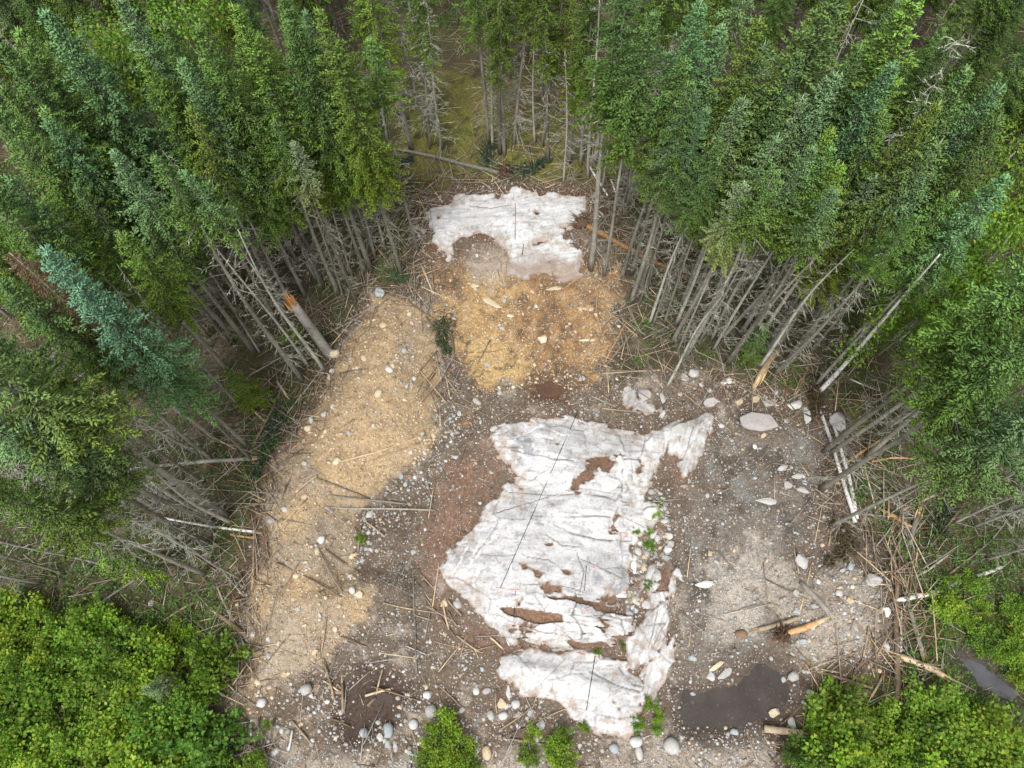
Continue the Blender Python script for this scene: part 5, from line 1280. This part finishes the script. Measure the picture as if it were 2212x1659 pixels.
BASES = [(874,270,'D',12),(889,323,'M',12),(929,320,'M',13),(955,322,'D',8),(925,297,'D',9),(827,293,'M',12),(837,305,'P',9),(1055,310,'M',13),(1064,317,'P',9),(1080,333,'M',13),(1090,335,'M',12),(1110,315,'M',13),(1122,308,'D',8),(1170,320,'M',12.5),(1184,350,'M',13),(1155,310,'P',8),(1217,397,'P',7),(1230,353,'M',10),(1254,357,'M',12.5),(1270,387,'P',11),(1284,353,'P',10),(1300,408,'P',6),
 (1344,417,'E',15),(1354,443,'D',9),(1338,468,'D',8),(700,800,'P',9),(690,785,'M',10.5),(665,790,'P',9),(653,822,'M',11),(640,800,'P',8),(545,995,'M',10),(440,1042,'M',11),(380,1090,'D',11),(325,1005,'M',11),(500,722,'M',11),(560,760,'P',9),(470,835,'M',11),(600,700,'P',9),(620,680,'M',10),(742,640,'M',9.5),(762,600,'P',8),(790,590,'M',9),(812,560,'M',10),(832,540,'P',9),(720,560,'M',10),(680,600,'P',9),(640,560,'D',9),(430,980,'D',10),(400,900,'P',10),(300,1130,'D',10),(520,880,'P',8),(240,1120,'D',9),(520,1250,'P',6),(430,1200,'D',8),(500,1130,'P',7),(140,1240,'P',8),(260,1230,'P',7),
 (1540,757,'M',10),(1570,787,'M',10),(1615,767,'M',9.5),(1640,792,'P',8),(1672,810,'M',10.5),(1692,795,'M',10),(1480,772,'M',10),(1450,742,'M',10),(1420,682,'M',10.5),(1402,700,'P',8),(1382,640,'M',10.5),(1390,470,'M',11),(1412,502,'M',11),(1500,722,'P',9),(1520,700,'M',10.5),(1720,762,'P',8),(1895,937,'M',10.5),(1922,922,'P',8),(1872,985,'M',10.5),(1962,802,'D',9),(2000,850,'M',10),(1440,835,'P',7),(1600,720,'P',9),(1660,740,'M',10),(1750,700,'P',9),(2060,1000,'D',8),(2120,1060,'M',9),(2010,930,'P',8),(1460,700,'P',8),(1560,730,'P',9),(1590,760,'P',8),(2100,1140,'D',8),(2180,1110,'D',9),(2150,985,'D',9),(2195,1030,'D',9),(2060,1130,'P',7),(2130,1210,'D',6),(2190,1200,'D',7),(1990,1060,'P',7),(180,1180,'D',9),(90,1260,'D',8),(360,1230,'D',7),(460,1120,'D',9),(340,1100,'D',10)]
for vx, vy, k, h in BASES:
    p = g1(vx, vy)
    c = random.choice('ggmby') if vy > 420 else random.choice('ygm')
    if k == 'M' and vy < 420: k = 'C'
    elif k == 'M': h += 1.3
    elif k == 'P' and vy > 420 and h > 7: h += 1
    plant(k, p[0], p[1], h, c, rng.uniform(.85, 1.15), .04)
# leaning white birch at the right
def lean_birch():
    p = g1(1771, 845)
    pts = [(1771, 845, 0), (1800, 815, 1.0), (1855, 753, 3.4), (1900, 700, 5.4), (1960, 630, 7.8), (2030, 550, 10.2)]
    w = [];
    for vx, vy, h in pts:
        q = at_z(vx, vy, p[2] + h); w.append((q[0] - p[0], q[1] - p[1], h))
    w = np.array(w); s = np.linspace(0, len(w) - 1, 22); w = np.stack([np.interp(s, np.arange(len(w)), w[:, k]) for k in range(3)], -1)
    t = empty('birch_tree', p)
    b = MB(); tube(b, w, np.linspace(.10, .018, 22), 8, (.66, .65, .62), .05, 3); b.build('trunk', M_BIRCH, t)
    b = MB(); nl = 420; i = rng.integers(6, 21, nl); u = rng.normal(0, .28, (nl, 3)); cl = rng.choice([8, 9, 13], nl)
    pos = w[cl] + u; s = .1 * rng.uniform(.7, 1.3, nl)
    leaves(b, pos, nrm(rng.normal(size=(nl, 3))), nrm(np.array([[0, 0, 1.]]) + rng.normal(0, .5, (nl, 3))), s, s * .4, np.c_[rng.uniform(0, 1, nl), np.zeros(nl), np.zeros(nl)])
    o = b.build('foliage', M_LEAF, t); o.color = (*LC['l'], 1)
    b = MB(); dead_twigs(b, w, None, 16, .7, (.4, .38, .35)); b.build('branches', M_WOOD, t)
    tag(t, 'tall white birch leaning to the upper right with few leaf tufts', 'birch')
lean_birch()
# the rest of the stand
tries = 0
nf = 0
while nf < 195 and tries < 9000:
    tries += 1
    x, y = rng.uniform(-34, 36), rng.uniform(-2, 36)
    ax, ay = np.array([x]), np.array([y])
    v = project(x, y, gz(x, y))
    if not in_view(v[None])[0]: continue
    cl = sdf(P_CLEAR, ax, ay)[0]
    if cl > -1.6 or (sdf(P_MOSS, ax, ay)[0] > -0.3 and v[1] > 215): continue
    if v[1] > 1230 and v[0] < 700: continue
    if v[1] > 1130 and v[0] > 1500: continue
    if v[1] > 300 and v[1] < 430 and 930 < v[0] < 1330: continue
    if nf > 95 and cl > -7: continue
    if 1740 < v[0] < 2010 and 640 < v[1] < 960: continue
    if 830 < v[0] < 1345 and v[1] > 230 and v[1] < 430: continue
    dmin = min((x - a) ** 2 + (y - b_) ** 2 for a, b_ in TREES)
    if dmin < (1.25 if nf <= 95 else 1.0) ** 2: continue
    deep = cl < -4
    k = rng.choice(['S', 'E', 'D', 'P'], p=[.44, .42, .07, .07] if deep else [.02, .4, .2, .38])
    h = {'S': rng.uniform(7.5, 10.5), 'E': rng.uniform(8.5, 10.8), 'D': rng.uniform(7, 10), 'P': rng.uniform(6, 11)}[k]
    plant(k, x, y, h, random.choice('gmmyb'), rng.uniform(.8, 1.05), .03)
    nf += 1
# bushes: survey spots and sizes
BUSH = [(962,1585,.8,'l'),(935,1630,.8,'l'),(1000,1625,.75,'l'),(965,1650,.8,'l'),(1010,1655,.7,'L'),(930,1655,.7,'L'),(1150,1585,.6,'l'),(1195,1610,.65,'l'),(1215,1590,.5,'L'),(1140,1630,.5,'L'),(1210,1640,.6,'l'),(1404,1522,.5,'l'),(1418,1550,.4,'l'),(1415,1575,.3,'L'),(1260,1566,.3,'L'),(1376,1562,.3,'L'),(1372,1578,.25,'L'),(1415,1112,.4,'l'),(1400,1150,.25,'L'),(1403,1180,.3,'L'),(1372,1148,.22,'L'),(1425,1085,.25,'L'),(640,735,.8,'l'),(780,1165,.3,'L'),(1290,1410,.2,'L'),(1400,1265,.22,'L'),(580,1565,.35,'l'),(1345,1395,.2,'L')]
for vx, vy, h, c in BUSH:
    p = g1(vx, vy); plant('K', p[0], p[1], h, c, 1.0, .05)
P_BL = np.array([(0,1320),(120,1330),(230,1340),(330,1375),(400,1340),(450,1370),(490,1415),(515,1460),(490,1500),(480,1560),(520,1610),(575,1640),(570,1690),(-40,1690),(-40,1290)], float)
P_BR = np.array([(1745,1570),(1790,1530),(1880,1545),(1960,1530),(2010,1520),(2050,1530),(2110,1530),(2180,1570),(2212,1600),(2250,1700),(1700,1700),(1720,1610)], float)
P_BR2 = np.array([(2000,1290),(2060,1250),(2212,1300),(2212,1400),(2150,1390),(2080,1380),(2040,1360)], float)
P_BR3 = np.array([(2100,1400),(2212,1410),(2212,1480)], float)
for P, cnt, hh, dmin in ((P_BL, 66, (.45, 1.6), .6), (P_BR, 46, (.45, 1.65), .6), (P_BR2, 9, (.5, .85), .7), (P_BR3, 5, (.5, .8), .6)):
    lo, hi = P.min(0), P.max(0); got = []; tr_ = 0
    while len(got) < cnt and tr_ < 4000:
        tr_ += 1
        v = rng.uniform(lo, hi)
        if sdf(P, v[:1], v[1:])[0] < 0: continue
        p = g1(v[0], v[1])
        if any((p[0] - a) ** 2 + (p[1] - b_) ** 2 < dmin ** 2 for a, b_ in got): continue
        got.append((p[0], p[1]))
        plant('K', p[0], p[1], rng.uniform(*hh), random.choice('llLLd'), rng.uniform(.75, 1.1), .08)
# low leafy growth and herbs on the forest floor
def cover():
    n = 95000
    x, y = rng.uniform(-26, 28, n), rng.uniform(-3, 35, n)
    w = 0.9 * sstep(-0.1, .4, fbm(x, y, .35, 4, 90)) * sstep(-.2, .3, fbm(x, y, 1.5, 3, 91))
    cl = sdf(P_CLEAR, x, y); w = np.where(cl > -.5, 0, w)
    v = project(x, y, G_height(x, y))
    w = np.where((v[:, 0] < 720) & (v[:, 1] > 850), w * 2.4 + .3, w); w = np.where((v[:, 0] > 1950) & (v[:, 1] > 1150), w * 2 + .35, w)
    w = np.where((v[:, 0] > 1780) & (v[:, 1] > 560), w * 1.5 + .15, w); w = np.where((v[:, 0] < 250) | (v[:, 0] > 2000), w + .25, w)
    w = np.where(sdf(P_MOSS, x, y) > 0, w * .3, w); w = np.where(sdf(P_CREEK, x, y) > -.15, 0, w)
    w = np.where(cl > -.35, 0, w)
    ok = (rng.uniform(0, 1, n) < w) & in_view(v, 60)
    x, y = x[ok], y[ok]; k = 5
    x = np.repeat(x, k) + rng.normal(0, .1, len(x) * k); y = np.repeat(y, k) + rng.normal(0, .1, len(y) * k); m = len(x)
    p = np.c_[x, y, G_height(x, y) + rng.uniform(.03, .32, m)]
    az = rng.uniform(0, 6.28, m); d = nrm(np.c_[np.cos(az), np.sin(az), rng.uniform(-.4, .3, m)]); s = .075 * rng.uniform(.6, 1.4, m)
    b = MB(); leaves(b, p, d, nrm(np.array([[0, 0, 1.]]) + rng.normal(0, .4, (m, 3))), s, s * .4, np.c_[rng.uniform(0, 1, m), np.zeros(m), np.zeros(m)])
    o = b.build('ground_cover', M_LEAF); o.color = (.06, .12, .022, 1)
    tag(o, 'low green leafy undergrowth on the forest floor', 'undergrowth', kind='stuff')
cover()
# prototypes that were never planted
for k, l in PROTO.items():
    for i, t in enumerate(l):
        if (k, i) not in used:
            for c in list(t.children): bpy.data.objects.remove(c)
            bpy.data.objects.remove(t)

# ------------------------------------------------------------------ tell look-alikes apart
ORD = ['', 'second', 'third', 'fourth', 'fifth', 'sixth', 'seventh', 'eighth', 'ninth', 'tenth', 'eleventh', 'twelfth']
bytext = {}
for o, t, sx in REG: bytext.setdefault(t, []).append((sx, o))
for t, l in bytext.items():
    l.sort(key=lambda a: a[0])
    n = len(l)
    for i, (sx, o) in enumerate(l):
        if n == 1: o['label'] = t
        elif i == 0: o['label'] = t + ', leftmost'
        elif i == n - 1: o['label'] = t + ', rightmost'
        elif i < len(ORD): o['label'] = f'{t}, {ORD[i]} from left'
        else: o['label'] = f'{t}, {ORD[min(11, n - 1 - i)]} from right'
